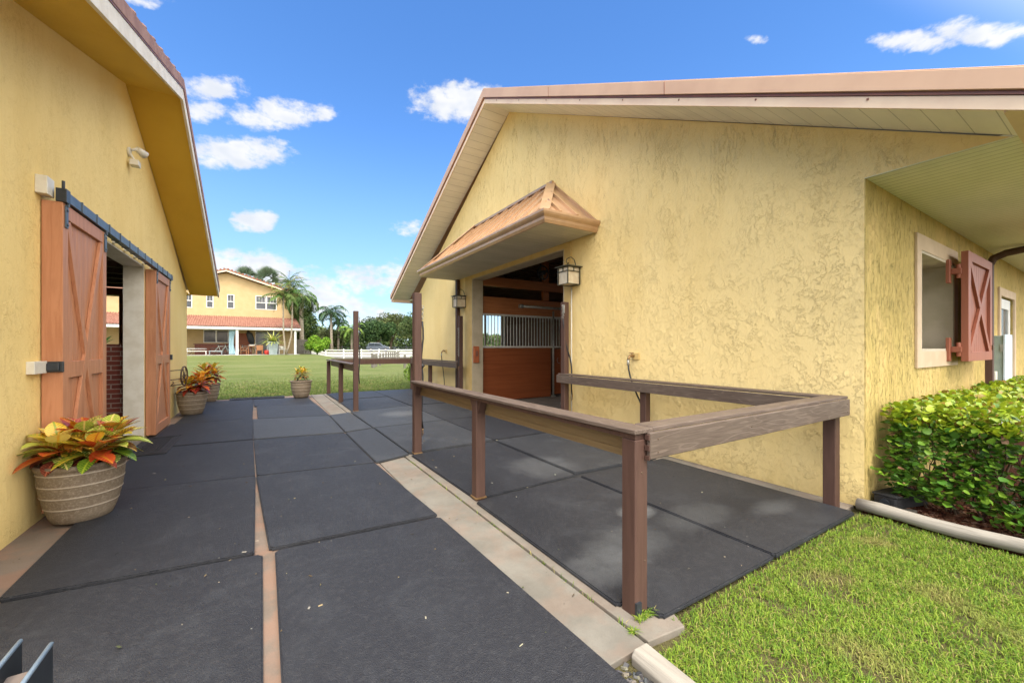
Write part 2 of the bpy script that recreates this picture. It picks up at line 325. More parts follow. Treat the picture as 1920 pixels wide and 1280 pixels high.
# ------------------------------------------------------------------ mesh building
class MB:
    def __init__(s): s.v = []; s.f = []; s.m = []; s.sm = []; s.cm = 0; s.cs = False; s.uv = None
    def add(s, vs, fs, smooth=False):
        o = len(s.v); s.v += [tuple(p) for p in vs]
        for f in fs: s.f.append(tuple(o+i for i in f)); s.m.append(s.cm); s.sm.append(smooth)
        return s
    def box(s, a, b, bev=0):
        (x0, y0, z0), (x1, y1, z1) = [tuple(min(p, q) for p, q in zip(a, b)), tuple(max(p, q) for p, q in zip(a, b))]
        if bev:
            e = bev; L = [(x0, x1, x0+e, x1-e), (y0, y1, y0+e, y1-e), (z0, z1, z0+e, z1-e)]
            bm = __import__('bmesh').new(); __import__('bmesh').ops.create_cube(bm, size=1)
            for v in bm.verts:
                v.co = Vector(((x0+x1)/2+v.co.x*(x1-x0), (y0+y1)/2+v.co.y*(y1-y0), (z0+z1)/2+v.co.z*(z1-z0)))
            __import__('bmesh').ops.bevel(bm, geom=bm.edges[:], offset=e, segments=1, affect='EDGES')
            bm.verts.index_update(); s.add([v.co[:] for v in bm.verts], [[v.index for v in f.verts] for f in bm.faces]); bm.free(); return s
        V = [(x0, y0, z0), (x1, y0, z0), (x1, y1, z0), (x0, y1, z0), (x0, y0, z1), (x1, y0, z1), (x1, y1, z1), (x0, y1, z1)]
        return s.add(V, [(0, 3, 2, 1), (4, 5, 6, 7), (0, 1, 5, 4), (1, 2, 6, 5), (2, 3, 7, 6), (3, 0, 4, 7)])
    def bar(s, p, q, w, h, up=(0, 0, 1)):
        p, q = Vector(p), Vector(q); d = (q-p).normalized(); u = Vector(up)
        if abs(d.dot(u)) > .98: u = Vector((1, 0, 0))
        a = d.cross(u).normalized(); b = a.cross(d).normalized(); V = []
        for o in (p, q):
            for i, j in ((-1, -1), (1, -1), (1, 1), (-1, 1)): V.append(o+a*(i*w/2)+b*(j*h/2))
        return s.add(V, [(0, 3, 2, 1), (4, 5, 6, 7), (0, 1, 5, 4), (1, 2, 6, 5), (2, 3, 7, 6), (3, 0, 4, 7)])
    def prism(s, pts, vec):
        n = len(pts); vec = Vector(vec); V = [Vector(p) for p in pts]+[Vector(p)+vec for p in pts]
        F = [tuple(range(n))[::-1], tuple(range(n, 2*n))]+[(i, (i+1) % n, n+(i+1) % n, n+i) for i in range(n)]
        return s.add(V, F)
    def tube(s, pts, r, n=8, caps=True, smooth=True):
        pts = [Vector(p) for p in pts]; V = []; F = []; k = len(pts)
        rs = r if isinstance(r, (list, tuple)) else [r]*k
        prev = None
        for i, p in enumerate(pts):
            d = (pts[min(i+1, k-1)]-pts[max(i-1, 0)]).normalized()
            if prev is None: a = d.cross(Vector((0, 0, 1)) if abs(d.z) < .9 else Vector((1, 0, 0))).normalized()
            else: a = (prev-d*prev.dot(d)).normalized()
            prev = a; b = d.cross(a)
            for j in range(n): t = 2*PI*j/n; V.append(p+(a*math.cos(t)+b*math.sin(t))*rs[i])
        for i in range(k-1):
            for j in range(n): F.append((i*n+j, i*n+(j+1) % n, (i+1)*n+(j+1) % n, (i+1)*n+j))
        s.add(V, F, smooth)
        if caps: s.add(V[:n], [tuple(range(n))[::-1]]); s.add(V[-n:], [tuple(range(n))])
        return s
    def lathe(s, prof, c=(0, 0, 0), n=32, smooth=True):
        V = []; F = []; k = len(prof)
        for r, z in prof:
            for j in range(n): t = 2*PI*j/n; V.append((c[0]+r*math.cos(t), c[1]+r*math.sin(t), c[2]+z))
        for i in range(k-1):
            for j in range(n): F.append((i*n+j, i*n+(j+1) % n, (i+1)*n+(j+1) % n, (i+1)*n+j))
        return s.add(V, F, smooth)
    def torus(s, c, r, t, ax='x', n=24, m=6):
        pts = []
        V = []; F = []
        for i in range(n):
            a = 2*PI*i/n
            for j in range(m):
                b = 2*PI*j/m; rr = r+t*math.cos(b); u, v, w = rr*math.cos(a), rr*math.sin(a), t*math.sin(b)
                V.append({'x': (c[0]+w, c[1]+u, c[2]+v), 'y': (c[0]+u, c[1]+w, c[2]+v), 'z': (c[0]+u, c[1]+v, c[2]+w)}[ax])
        for i in range(n):
            for j in range(m): F.append((i*m+j, ((i+1) % n)*m+j, ((i+1) % n)*m+(j+1) % m, i*m+(j+1) % m))
        return s.add(V, F, True)
    def grid(s, xs, zs, holes, y0, y1, axis='y'):
        """wall slab between planes y0,y1 with rectangular holes; axis is the slab's normal"""
        X = sorted(set(list(xs)+[h[0] for h in holes]+[h[1] for h in holes])); Z = sorted(set(list(zs)+[h[2] for h in holes]+[h[3] for h in holes]))
        X = [x for x in X if min(xs) <= x <= max(xs)]; Z = [z for z in Z if min(zs) <= z <= max(zs)]
        def solid(i, j):
            if i < 0 or j < 0 or i >= len(X)-1 or j >= len(Z)-1: return False
            cx, cz = (X[i]+X[i+1])/2, (Z[j]+Z[j+1])/2
            return not any(h[0] < cx < h[1] and h[2] < cz < h[3] for h in holes)
        P = (lambda x, y, z: (x, y, z)) if axis == 'y' else (lambda x, y, z: (y, x, z))
        for i in range(len(X)-1):
            for j in range(len(Z)-1):
                if not solid(i, j): continue
                a, b, c, d = X[i], X[i+1], Z[j], Z[j+1]
                s.add([P(a, y0, c), P(b, y0, c), P(b, y0, d), P(a, y0, d)], [(0, 1, 2, 3)])
                s.add([P(a, y1, c), P(b, y1, c), P(b, y1, d), P(a, y1, d)], [(3, 2, 1, 0)])
                for ok, q in ((solid(i-1, j), ((a, c), (a, d))), (solid(i+1, j), ((b, c), (b, d))), (solid(i, j-1), ((a, c), (b, c))), (solid(i, j+1), ((a, d), (b, d)))):
                    if not ok: (u, v), (w, x) = q; s.add([P(u, y0, v), P(w, y0, x), P(w, y1, x), P(u, y1, v)], [(0, 1, 2, 3)])
        return s
    def build(s, name, mats, parent=None, origin=None, bevel=0, recalc=True):
        o = Vector(origin) if origin is not None else (world_loc(parent) if parent is not None else Vector((0, 0, 0)))
        me = bpy.data.meshes.new(name)
        me.from_pydata([tuple(Vector(p)-o) for p in s.v], [], s.f)
        if not isinstance(mats, (list, tuple)): mats = [mats]
        for m in mats: me.materials.append(M[m] if isinstance(m, str) else m)
        me.polygons.foreach_set('material_index', s.m); me.polygons.foreach_set('use_smooth', s.sm)
        if recalc:
            import bmesh
            bm = bmesh.new(); bm.from_mesh(me); bmesh.ops.remove_doubles(bm, verts=bm.verts[:], dist=1e-5)
            bmesh.ops.recalc_face_normals(bm, faces=bm.faces[:]); bm.to_mesh(me); bm.free()
        me.update(); ob = bpy.data.objects.new(name, me); COL.objects.link(ob)
        if parent is not None: ob.parent = parent
        else: ob.location = o
        if parent is not None and origin is not None and tuple(origin) != (0, 0, 0): ob.location = o-world_loc(parent)   # (0, 0, 0) = built in the parent's own space
        if bevel:
            md = ob.modifiers.new('bevel', 'BEVEL'); md.width = bevel; md.segments = 2; md.limit_method = 'ANGLE'; md.angle_limit = R(40)
        return ob
def world_loc(o):
    v = Vector((0, 0, 0))
    while o is not None: v += o.location; o = o.parent
    return v
def tag(o, label=None, cat=None, group=None, kind=None):
    if label: o['label'] = label
    if cat: o['category'] = cat
    if group: o['group'] = group
    if kind: o['kind'] = kind
    return o
def empty(name, loc, label, cat, group=None):
    o = bpy.data.objects.new(name, None); COL.objects.link(o); o.location = loc; o.empty_display_size = .2
    return tag(o, label, cat, group)
def copy_tree(o, parent=None, **kw):
    c = o.copy(); COL.objects.link(c)
    if parent is not None: c.parent = parent
    for ch in [x for x in bpy.data.objects if x.parent == o]: copy_tree(ch, c)
    for k, v in kw.items():
        if k == 'loc': c.location = v
        elif k == 'rz': c.rotation_euler = (0, 0, v)
        else: c[k] = v
    return c
def np_mesh(name, verts, faces_n, loops, cols, mat, parent=None, kind=None, vein=None, uvs=None, smooth=False, loc=(0, 0, 0)):
    """fast mesh with a colour per loop; faces_n = loop count per face"""
    me = bpy.data.meshes.new(name)
    me.vertices.add(len(verts)); me.vertices.foreach_set('co', np.asarray(verts, np.float32).ravel())
    me.loops.add(len(loops)); me.loops.foreach_set('vertex_index', np.asarray(loops, np.int32))
    fn = np.asarray(faces_n, np.int32); st = np.concatenate([[0], np.cumsum(fn)[:-1]]).astype(np.int32)
    me.polygons.add(len(fn)); me.polygons.foreach_set('loop_start', st)
    try: me.polygons.foreach_set('loop_total', fn)
    except Exception: pass
    me.polygons.foreach_set('use_smooth', np.full(len(fn), smooth))
    for nm, cc in (('Col', cols), ('Vein', vein)):
        if cc is None: continue
        a = me.color_attributes.new(nm, 'FLOAT_COLOR', 'POINT')
        c4 = np.ones((len(verts), 4), np.float32); c4[:, :3] = cc; a.data.foreach_set('color', c4.ravel())
    if uvs is not None:
        u = me.uv_layers.new(name='UVMap'); u.data.foreach_set('uv', np.asarray(uvs, np.float32)[np.asarray(loops)].ravel())
    me.materials.append(M[mat]); me.update(calc_edges=True); me.validate()
    ob = bpy.data.objects.new(name, me); COL.objects.link(ob); ob.location = loc
    if parent is not None: ob.parent = parent
    if kind: ob['kind'] = kind
    return ob
class Leaves:
    """many curved leaves in one mesh"""
    def __init__(s): s.v = []; s.fn = []; s.l = []; s.c = []; s.ve = []; s.uv = []
    def leaf(s, p, d, up, L, W, c, ve=None, bend=.3, prof=(0, .75, 1, .7, 0), fold=.15):
        p = np.array(p, float); d = np.array(d, float); d /= np.linalg.norm(d)+1e-9; up = np.array(up, float)
        side = np.cross(d, up); n = np.linalg.norm(side)
        if n < 1e-4: side = np.cross(d, (1, 0, 0.01)); n = np.linalg.norm(side)
        side /= n; nn = np.cross(side, d); k = len(prof); o = len(s.v); cur = p.copy(); dd = d.copy(); rows = []
        for i, w in enumerate(prof):
            u = i/(k-1); hw = W/2*w; lift = nn*fold*hw
            if w <= 0.001: rows.append([len(s.v)]); s.v.append(cur.copy()); s.uv.append((.5, u))
            else:
                a = len(s.v); s.v += [cur-side*hw+lift, cur.copy(), cur+side*hw+lift]; s.uv += [(.5-.5*w, u), (.5, u), (.5+.5*w, u)]; rows.append([a, a+1, a+2])
            ang = bend/(k-1); dd = dd*math.cos(ang)-nn*math.sin(ang); dd /= np.linalg.norm(dd); nn = np.cross(side, dd); cur = cur+dd*L/(k-1)
        for a, b in zip(rows[:-1], rows[1:]):
            if len(a) == 1 and len(b) == 3: s.face(a[0], b[1], b[0]); s.face(a[0], b[2], b[1])
            elif len(a) == 3 and len(b) == 3: s.face(a[0], a[1], b[1], b[0]); s.face(a[1], a[2], b[2], b[1])
            elif len(a) == 3: s.face(a[0], a[1], b[0]); s.face(a[1], a[2], b[0])
        m = len(s.v)-o; s.c += [c]*m; s.ve += [ve or c]*m
    def face(s, *i): s.fn.append(len(i)); s.l += list(i)
    def build(s, name, mat, parent=None, **k):
        return np_mesh(name, np.array(s.v), s.fn, s.l, np.array(s.c), mat, parent, vein=np.array(s.ve), uvs=np.array(s.uv), smooth=True, **k)
def rnd(a, b): return random.uniform(a, b)
def jit(c, k=.15):
    f = 1+rnd(-k, k); return tuple(max(0, min(1, q*f*(1+rnd(-.06, .06)))) for q in c)

# ------------------------------------------------------------------ camera, world, sun
cam = bpy.data.cameras.new('camera'); co = bpy.data.objects.new('camera', cam); COL.objects.link(co)
co.location = (0, 0, 1.5); co.rotation_euler = (R(90), 0, R(-32)); cam.sensor_width = 36; cam.lens = 36*748/1920
cam.shift_y = 12/1920; cam.clip_start = .05; cam.clip_end = 3000; S.camera = co
SUN_EL, SUN_AZ = 60, 200          # azimuth clockwise from +Y
w = bpy.data.worlds.new('World'); S.world = w; w.use_nodes = True
t = NT(w.node_tree); bg = w.node_tree.nodes['Background']
sky = t.n('ShaderNodeTexSky', sky_type='NISHITA'); sky.sun_disc = False; sky.sun_elevation = R(SUN_EL); sky.sun_rotation = R(SUN_AZ)
sky.air_density = 1.0; sky.dust_density = .4; sky.ozone_density = 2.5
D = t.n('ShaderNodeTexCoord').outputs['Generated']; q = t.sep(D)
az = t.math('ARCTAN2', q[0], q[1]); el = t.math('ARCSINE', q[2])
hs = t.n('ShaderNodeHueSaturation'); hs.inputs['Saturation'].default_value = 1.25; hs.inputs['Value'].default_value = 1.02; hs.inputs['Hue'].default_value = .506
t.nt.links.new(sky.outputs[0], hs.inputs['Color'])
low_el = t.math('MULTIPLY', t.step(t.math('ARCSINE', q[2]), .50, .0), .62)
skyc = t.mix(low_el, hs.outputs[0], (1.35, 2.25, 3.40))
ae = t.comb(az, el, 0)
wob = t.n('ShaderNodeVectorMath', operation='MULTIPLY_ADD'); t.nt.links.new(t.noise(ae, 22, 3, .62, out='Color'), wob.inputs[0]); wob.inputs[1].default_value = (.030, .016, 0); wob.inputs[2].default_value = (0, 0, 0)
wq = t.sep(wob.outputs[0]); azd = t.math('ADD', az, t.math('SUBTRACT', wq[0], .015)); eld = t.math('ADD', el, t.math('SUBTRACT', wq[1], .008))
clouds = [(-0.0841, 0.4796, 0.0532, 0.0200, 1.00, 0.305), (-0.0969, 0.4364, 0.0420, 0.0173, 0.95, 0.294), (0.0218, 0.4662, 0.0909, 0.0235, 1.10, 0.237), (0.1209, 0.4895, 0.0263, 0.0131, 0.85, 0.194), (-0.0445, 0.3812, 0.0908, 0.0253, 1.10, 0.235), (-0.0120, 0.2616, 0.0360, 0.0219, 1.30, 0.160), (0.4282, 0.5476, 0.1048, 0.0322, 1.20, 0.058), (1.1099, 0.5829, 0.0175, 0.0071, 0.80, -0.283), (1.3519, 0.4938, 0.0527, 0.0144, 1.00, -0.422), (1.4192, 0.4750, 0.0513, 0.0178, 1.10, -0.471), (0.3098, 0.2837, 0.0402, 0.0155, 0.60, 0.068), (-0.0712, 0.1628, 0.0481, 0.0335, 1.10, 0.116), (-0.0025, 0.1572, 0.0594, 0.0395, 1.30, 0.097), (0.1099, 0.1104, 0.0651, 0.0426, 1.00, 0.052), (0.2121, 0.1584, 0.0827, 0.0317, 0.75, 0.056), (0.2749, 0.1678, 0.0419, 0.0372, 0.90, 0.048), (-0.1866, 0.5677, 0.0361, 0.0070, 0.60, 0.417), (0.1656, 0.0948, 0.0513, 0.0244, 0.80, 0.039), (0.0674, 0.1428, 0.0624, 0.0345, 0.70, 0.075), (0.2240, 0.0719, 0.0834, 0.0251, 0.70, 0.025),]      # azimuth, elevation, half sizes, density, slope
acc = None
for a0, e0, wa, we, amp, kk in clouds:
    u = t.math('DIVIDE', t.math('SUBTRACT', azd, a0), wa); v = t.math('DIVIDE', t.math('SUBTRACT', t.math('MULTIPLY_ADD', azd, -kk, eld), e0-kk*a0), we)
    d = t.math('ADD', t.math('MULTIPLY', u, u), t.math('MULTIPLY', v, v))
    f = t.math('MULTIPLY', t.math('SUBTRACT', 1, t.math('MULTIPLY', d, .62)), amp)
    acc = f if acc is None else t.math('MAXIMUM', acc, f)
nf = t.noise(t.scale(ae, (1, 1.7, 1)), 30, 5, .62); nc = t.noise(t.scale(ae, (1, 2, 1)), 9, 2, .6)
den = t.math('ADD', acc, t.math('ADD', t.math('MULTIPLY', t.math('SUBTRACT', nf, .5), 2.3), t.math('MULTIPLY', t.math('SUBTRACT', nc, .5), .9)))
cl = t.math('MULTIPLY', t.step(den, .0, 1.0), t.math('GREATER_THAN', acc, -3))
# bright broken cloud added to the unseen sky behind the camera as soft fill
back = t.step(t.math('ADD', t.math('MULTIPLY', q[1], -.75), t.math('MULTIPLY', q[2], .75)), .22, .62)
bn = t.step(t.noise(D, 2.6, 3, .6), .30, .55)
over = t.math('MULTIPLY', back, t.math('ADD', .45, t.math('MULTIPLY', bn, .5)))
cov = t.math('MAXIMUM', t.math('MULTIPLY', cl, .97), over)
shade = t.step(t.noise(t.scale(ae, (1, 1.6, 1)), 16, 2, .6), .35, .7)
CB = 3.5
ccol = t.mix(shade, (CB, CB, CB*1.01), (CB*.82, CB*.86, CB*.93))
bcol = t.mix(bn, (8.0, 7.8, 7.6), (14.5, 14.0, 13.2))
t.nt.links.new(t.mix(over, t.mix(t.math('MULTIPLY', cl, .96), skyc, ccol), bcol), bg.inputs['Color']); bg.inputs['Strength'].default_value = .1
w.cycles.sampling_method = 'MANUAL'; w.cycles.sample_map_resolution = 512
sun = bpy.data.lights.new('sun', 'SUN'); so = bpy.data.objects.new('sun', sun); COL.objects.link(so)
sun.energy = 1.7; sun.angle = R(28); sun.color = (1, .93, .82)
a = R(SUN_AZ); e = R(SUN_EL); sd = Vector((math.sin(a)*math.cos(e), math.cos(a)*math.cos(e), math.sin(e)))
so.rotation_euler = (-sd).to_track_quat('-Z', 'Y').to_euler(); so.location = (0, -5, 20)
S.view_settings.view_transform = 'Standard'; S.view_settings.look = 'None'; S.view_settings.exposure = 1.56; S.view_settings.gamma = 1
S.render.engine = 'CYCLES'; S.cycles.max_bounces = 6; S.cycles.diffuse_bounces = 4; S.cycles.glossy_bounces = 2; S.cycles.transmission_bounces = 2

# ------------------------------------------------------------------ ground
def sm(x): x = max(0, min(1, x)); return x*x*(3-2*x)
def gz(x, y):
    return -.035+max(.86*sm((y-22)/20)*sm((8.0-x)/3.6), .75*sm((y-63)/20))+(.02*noise.noise((x*.4, y*.4, 0)) if y > 16 or y < 1 else 0)
def axis_pts(fine, coarse):
    return sorted(set(fine+coarse))
xs = axis_pts([-12+.75*i for i in range(70)], [-900, -500, -250, -120, -60, -35, -25, -18, 45, 55, 70, 90, 120, 160, 250, 450, 900])
ys = axis_pts([-4+.75*i for i in range(130)], [-900, -400, -150, -60, -25, -12, -8, 98, 105, 120, 140, 180, 250, 450, 1200])
mb = MB(); V = [(x, y, gz(x, y)) for y in ys for x in xs]; nx = len(xs)
mb.add(V, [(j*nx+i, j*nx+i+1, (j+1)*nx+i+1, (j+1)*nx+i) for j in range(len(ys)-1) for i in range(nx-1)], True)
tag(mb.build('lawn', 'lawn', recalc=False), kind='structure')
mb = MB()
rx = [-80+3*i for i in range(80)]; ry = [63.5, 66, 69, 72, 75, 78, 81, 84, 87, 90]
nx = len(rx); off = lambda x: (17-x)*.45*.0
mb.add([(x, y+(8-x)*.28 if j == 0 else y, gz(x, y+(8-x)*.28 if j == 0 else y)+.03) for j, y in enumerate(ry) for x in rx], [(j*nx+i, j*nx+i+1, (j+1)*nx+i+1, (j+1)*nx+i) for j in range(len(ry)-1) for i in range(nx-1)], True)
tag(mb.build('sand_road', 'sand', recalc=False), kind='structure')
mb = MB(); mb.box((-1.65, -3, -.2), (1.285, 14.25, 0)); tag(mb.build('pavement', 'concrete_left'), kind='structure')
mb = MB(); mb.box((1.30, 1.36, -.2), (1.655, 14.25, -.004))
mb.box((1.285, 1.36, -.2), (1.30, 14.25, -.022)); mb.box((1.655, 1.40, -.2), (1.672, 14.2, -.018))
tag(mb.build('drain_strip', 'gutter_concrete', bevel=.004), kind='structure')
mb = MB(); mb.prism([(1.672, 1.36, -.2), (1.93, 1.33, -.2), (2.0, 1.5, -.2), (4.78, 1.50, -.2), (4.78, 14.25, -.2), (1.672, 14.25, -.2)], (0, 0, .202)); tag(mb.build('wash_slab', 'concrete', bevel=.005), kind='structure')
mb = MB(); mb.box((-9, 2.4, -.2), (-1.65, 13.05, -.001)); tag(mb.build('stable_floor', 'concrete'), kind='structure')
mb = MB(); mb.box((4.78, 1.6, -.2), (16, 13.9, .001)); tag(mb.build('barn_aisle_floor', 'concrete'), kind='structure')
mb = MB(); mb.box((4.74, -2.2, -.2), (14, 1.42, .0)); tag(mb.build('mulch_bed', 'mulch_ground'), kind='structure')

# rubber mats ---------------------------------------------------------------
def mat_obj(pts, label, z=.006, th=.020, lift=0, cat='rubber mat'):
    bmesh = __import__('bmesh'); bm = bmesh.new()
    cx = sum(p[0] for p in pts)/len(pts); cy = sum(p[1] for p in pts)/len(pts)
    vs = [bm.verts.new(((p[0]-cx)*1.0, (p[1]-cy)*.999, 0)) for p in pts]; f = bm.faces.new(vs)
    r = bmesh.ops.extrude_face_region(bm, geom=[f]); 
    for v in r['geom']:
        if isinstance(v, bmesh.types.BMVert): v.co.z += th
    bmesh.ops.recalc_face_normals(bm, faces=bm.faces[:])
    vert = [e for e in bm.edges if abs(e.verts[0].co.z-e.verts[1].co.z) > th*.5]
    bmesh.ops.bevel(bm, geom=vert, offset=.018, segments=3, affect='EDGES')
    top = [e for e in bm.edges if min(e.verts[0].co.z, e.verts[1].co.z) > th*.9]
    bmesh.ops.bevel(bm, geom=top, offset=.008, segments=2, affect='EDGES')
    bmesh.ops.triangulate(bm, faces=[f for f in bm.faces if len(f.verts) > 4])
    bmesh.ops.subdivide_edges(bm, edges=[e for e in bm.edges if e.calc_length() > .35], cuts=3, use_grid_fill=True)
    bmesh.ops.triangulate(bm, faces=[f for f in bm.faces if len(f.verts) > 4])
    for v in bm.verts:
        n = noise.noise(((v.co.x+cx)*.9, (v.co.y+cy)*.9, 3))
        if v.co.z > .001: v.co.z += .004*max(0, n)+lift
    me = bpy.data.meshes.new('rubber_mat'); bm.to_mesh(me); bm.free(); me.materials.append(M['rubber'])
    ob = bpy.data.objects.new('rubber_mat', me); COL.objects.link(ob); ob.location = (cx, cy, z)
    return tag(ob, label, cat, 'black rubber floor mats')
mats = [
 ([(-1.42, .3), (.005, .0), (.0, 3.385), (-1.44, 3.55)], 'black rubber mat in the lower left foreground beside the steel trough'),
 ([(-1.32, 3.57), (-.05, 3.41), (-.07, 5.46), (-1.36, 5.66)], 'black rubber mat under the large croton pot nearest the camera'),
 ([(-1.5, 5.68), (-.075, 5.475), (-.13, 7.64), (-1.5, 7.78)], 'black rubber mat just beyond the nearest croton pot, carrying the door mat'),
 ([(-1.5, 7.80), (-.135, 7.66), (-.17, 9.90), (-1.5, 9.97)], 'black rubber mat in front of the far sliding door panel'),
 ([(-1.45, 9.99), (-.18, 9.92), (-.21, 12.02), (-1.45, 12.06)], 'black rubber mat under the croton pot in the middle of the left row'),
 ([(-1.4, 12.08), (-.22, 12.04), (-.24, 13.66), (-1.4, 13.75)], 'black rubber mat in front of the farthest croton pot of the left wall'),
 ([(.06, -.6), (1.38, -.6), (1.37, 1.37), (1.31, 3.28), (.075, 3.37)], 'black rubber mat with small drain holes in the lower middle foreground'),
 ([(.04, 3.43), (1.315, 3.34), (1.225, 5.26), (-.065, 5.45)], 'black rubber mat beside the wedge shaped pink concrete gap'),
 ([(-.06, 5.48), (1.23, 5.30), (1.215, 7.40), (-.125, 7.64)], 'black rubber mat of the middle row level with the tall post of the near rail'),
 ([(-.13, 7.67), (1.21, 7.45), (1.225, 9.48), (-.17, 9.83)], 'pale dusty grey rubber mat in the middle row'),
 ([(-.09, 9.87), (1.25, 9.52), (1.2, 11.68), (-.13, 11.97)], 'grey rubber mat beside the narrow tan concrete gap near the lawn'),
 ([(-.18, 12.0), (1.19, 11.72), (1.15, 13.5), (-.23, 13.64)], 'farthest middle rubber mat with the small croton pot on it at the lawn edge'),
 ([(1.23, 7.48), (1.715, 7.6), (1.68, 9.7), (1.24, 9.54)], 'small grey rubber mat bridging the drain strip, farther of two'),
 ([(1.245, 5.30), (1.73, 5.47), (1.725, 7.56), (1.225, 7.43)], 'small grey rubber mat bridging the drain strip, nearer of two'),
 ([(1.78, 12.15), (3.2, 12.3), (3.2, 14.1), (1.74, 14.05)], 'rubber mat at the far outer corner of the far wash stall'),
 ([(3.22, 12.32), (4.6, 12.35), (4.6, 14.1), (3.22, 14.1)], 'rubber mat at the far wall corner of the far wash stall'),
 ([(1.77, 9.86), (3.2, 10.05), (3.2, 12.27), (1.78, 12.12)], 'rubber mat at the foot of the lone tall post of the far rail'),
 ([(3.22, 10.07), (4.62, 10.1), (4.62, 12.32), (3.22, 12.29)], 'rubber mat under the downspout side of the far wash stall'),
 ([(1.735, 7.60), (3.14, 7.68), (3.19, 10.02), (1.72, 9.80)], 'sandy stained rubber mat between the two wash stalls'),
 ([(3.16, 7.70), (4.68, 7.75), (4.68, 10.06), (3.21, 10.03)], 'rubber mat on the far half of the barn doorway threshold'),
 ([(1.745, 5.50), (3.13, 5.58), (3.13, 7.65), (1.745, 7.56)], 'grey rubber mat beyond the tall post at the end of the near rail'),
 ([(3.15, 5.60), (4.68, 5.62), (4.68, 7.72), (3.15, 7.67)], 'rubber mat on the near half of the barn doorway threshold'),
 ([(1.77, 3.50), (3.09, 3.55), (3.12, 5.48), (1.74, 5.42)], 'black rubber mat inside the near wash stall by the middle rail post'),
 ([(3.12, 3.58), (4.5, 3.52), (4.6, 5.52), (3.14, 5.5)], 'dusty brownish rubber mat under the coiled hose'),
 ([(1.73, 1.62), (1.84, 1.63), (1.86, 1.42), (3.08, 1.41), (3.08, 3.47), (1.74, 3.44)], 'chalk marked rubber mat notched around the corner post of the near rail'),
 ([(3.085, 1.41), (4.50, 1.40), (4.52, 3.44), (3.10, 3.48)], 'rubber mat against the yellow wall beside the rear corner post'),
]
pale = {9: .8, 10: .55, 12: .85, 13: .6, 18: .75, 19: .4, 20: .6, 16: .45, 23: .5, 11: .35, 14: .4, 15: .4, 17: .35, 8: .3, 7: .12, 24: .15}
for i, (p, l) in enumerate(mats):
    mo_ = mat_obj(p, l, th=.018+.0011*((i*7) % 11), lift=.006 if i in (23,) else 0)
    mo_.color = (pale.get(i, .08), 0, 0, 1)
# black sheets added under the mats so the joints read dark
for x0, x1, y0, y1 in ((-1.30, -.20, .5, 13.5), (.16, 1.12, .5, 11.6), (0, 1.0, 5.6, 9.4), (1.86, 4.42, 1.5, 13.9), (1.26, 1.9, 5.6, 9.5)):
    mb = MB(); z_ = .004+.0008*(x0*7 % 1); mb.add([(x0, y0, z_), (x1, y0, z_), (x1, y1, z_), (x0, y1, z_)], [(0, 1, 2, 3)]); tag(mb.build('joint_dark_sheet', 'black_rubber'), kind='structure')
# ------------------------------------------------------------------ right stable (barn with the canopy)
WX = 4.78
barn = empty('stable_building', (WX, 1.42, 0), 'yellow stucco horse barn on the right with a copper door canopy and rough trowelled gable', 'stable')
PK = (7.76, 6.88)
mb = MB()
mb.prism([(WX, 1.42, 0), (WX, 5.78, 0), (WX, 5.78, 3.34), (WX, 9.62, 3.34), (WX, 9.62, 0), (WX, 14.02, 0), (WX, 14.02, 3.42), (WX, PK[0], PK[1]), (WX, .56, 3.09), (WX, 1.42, 3.09)], (.28, 0, 0))
mb.build('gable_wall', 'stucco_right', barn)
mb = MB(); SX0 = WX+.0015
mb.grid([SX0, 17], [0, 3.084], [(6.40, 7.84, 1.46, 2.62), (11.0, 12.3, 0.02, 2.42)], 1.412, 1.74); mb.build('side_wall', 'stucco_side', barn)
mb = MB(); mb.grid([WX+.28, 17], [0, 3.4], [(7.1, 8.2, 1.45, 2.9)], 13.78, 14.0)
mb.box((16.8, 1.8, 0), (17, 13.7, 3.0)); mb.build('rear_wall', 'dark_wood', barn)
# roof: rake overhang reaches X=4.157
RX = 4.157
def zn(y): return 3.07+(y-.50)*(6.88-3.07)/(PK[0]-.50)
def zf(y): return 6.88+(y-PK[0])*(3.31-6.88)/(15.15-PK[0])
TH = .17
mb = MB()
mb.prism([(RX-.02, .385, zn(.385)+.10), (RX-.02, PK[0], 6.88+.08), (RX-.02, 15.25, zf(15.25)+.06), (RX-.02, 15.25, zf(15.25)+.20), (RX-.02, PK[0], 7.17), (RX-.02, .385, zn(.385)+.20)], (13.4, 0, 0))
mb.build('roof', 'roof_copper', barn)
# rake cap: a wide metal flashing whose face is seen from below
mb = MB()
for (y0, z0, y1, z1) in ((.37, zn(.37), PK[0], 6.88), (15.30, zf(15.3), PK[0], 6.88)):
    mb.prism([(RX-.055, y0, z0+.115), (RX-.055, y1, z1+.115), (RX-.055, y1, z1+.305), (RX-.055, y0, z0+.258)], (.045, 0, 0))
    mb.prism([(RX-.05, y0, z0+.2585), (RX-.05, y1, z1+.3055), (RX-.05, y1, z1+.315), (RX-.05, y0, z0+.268)], (.42, 0, 0))
mb.build('rake_cap', 'roof_copper', barn, bevel=.004)
mb = MB()
for (y0, z0, y1, z1) in ((.38, zn(.38), PK[0], 6.88), (15.28, zf(15.28), PK[0], 6.88)):
    mb.prism([(RX-.022, y0, z0-.012), (RX-.022, y1, z1-.012), (RX-.022, y1, z1+.085), (RX-.022, y0, z0+.085)], (.02, 0, 0))
mb.build('fascia', 'fascia', barn, bevel=.003)
mb = MB()
for (y0, z0, y1, z1) in ((.38, zn(.38), PK[0], 6.88), (15.28, zf(15.28), PK[0], 6.88)):
    mb.prism([(RX-.032, y0, z0+.088), (RX-.032, y1, z1+.088), (RX-.032, y1, z1+.112), (RX-.032, y0, z0+.112)], (.03, 0, 0))
mb.build('drip_edge', 'fascia_brown', barn)
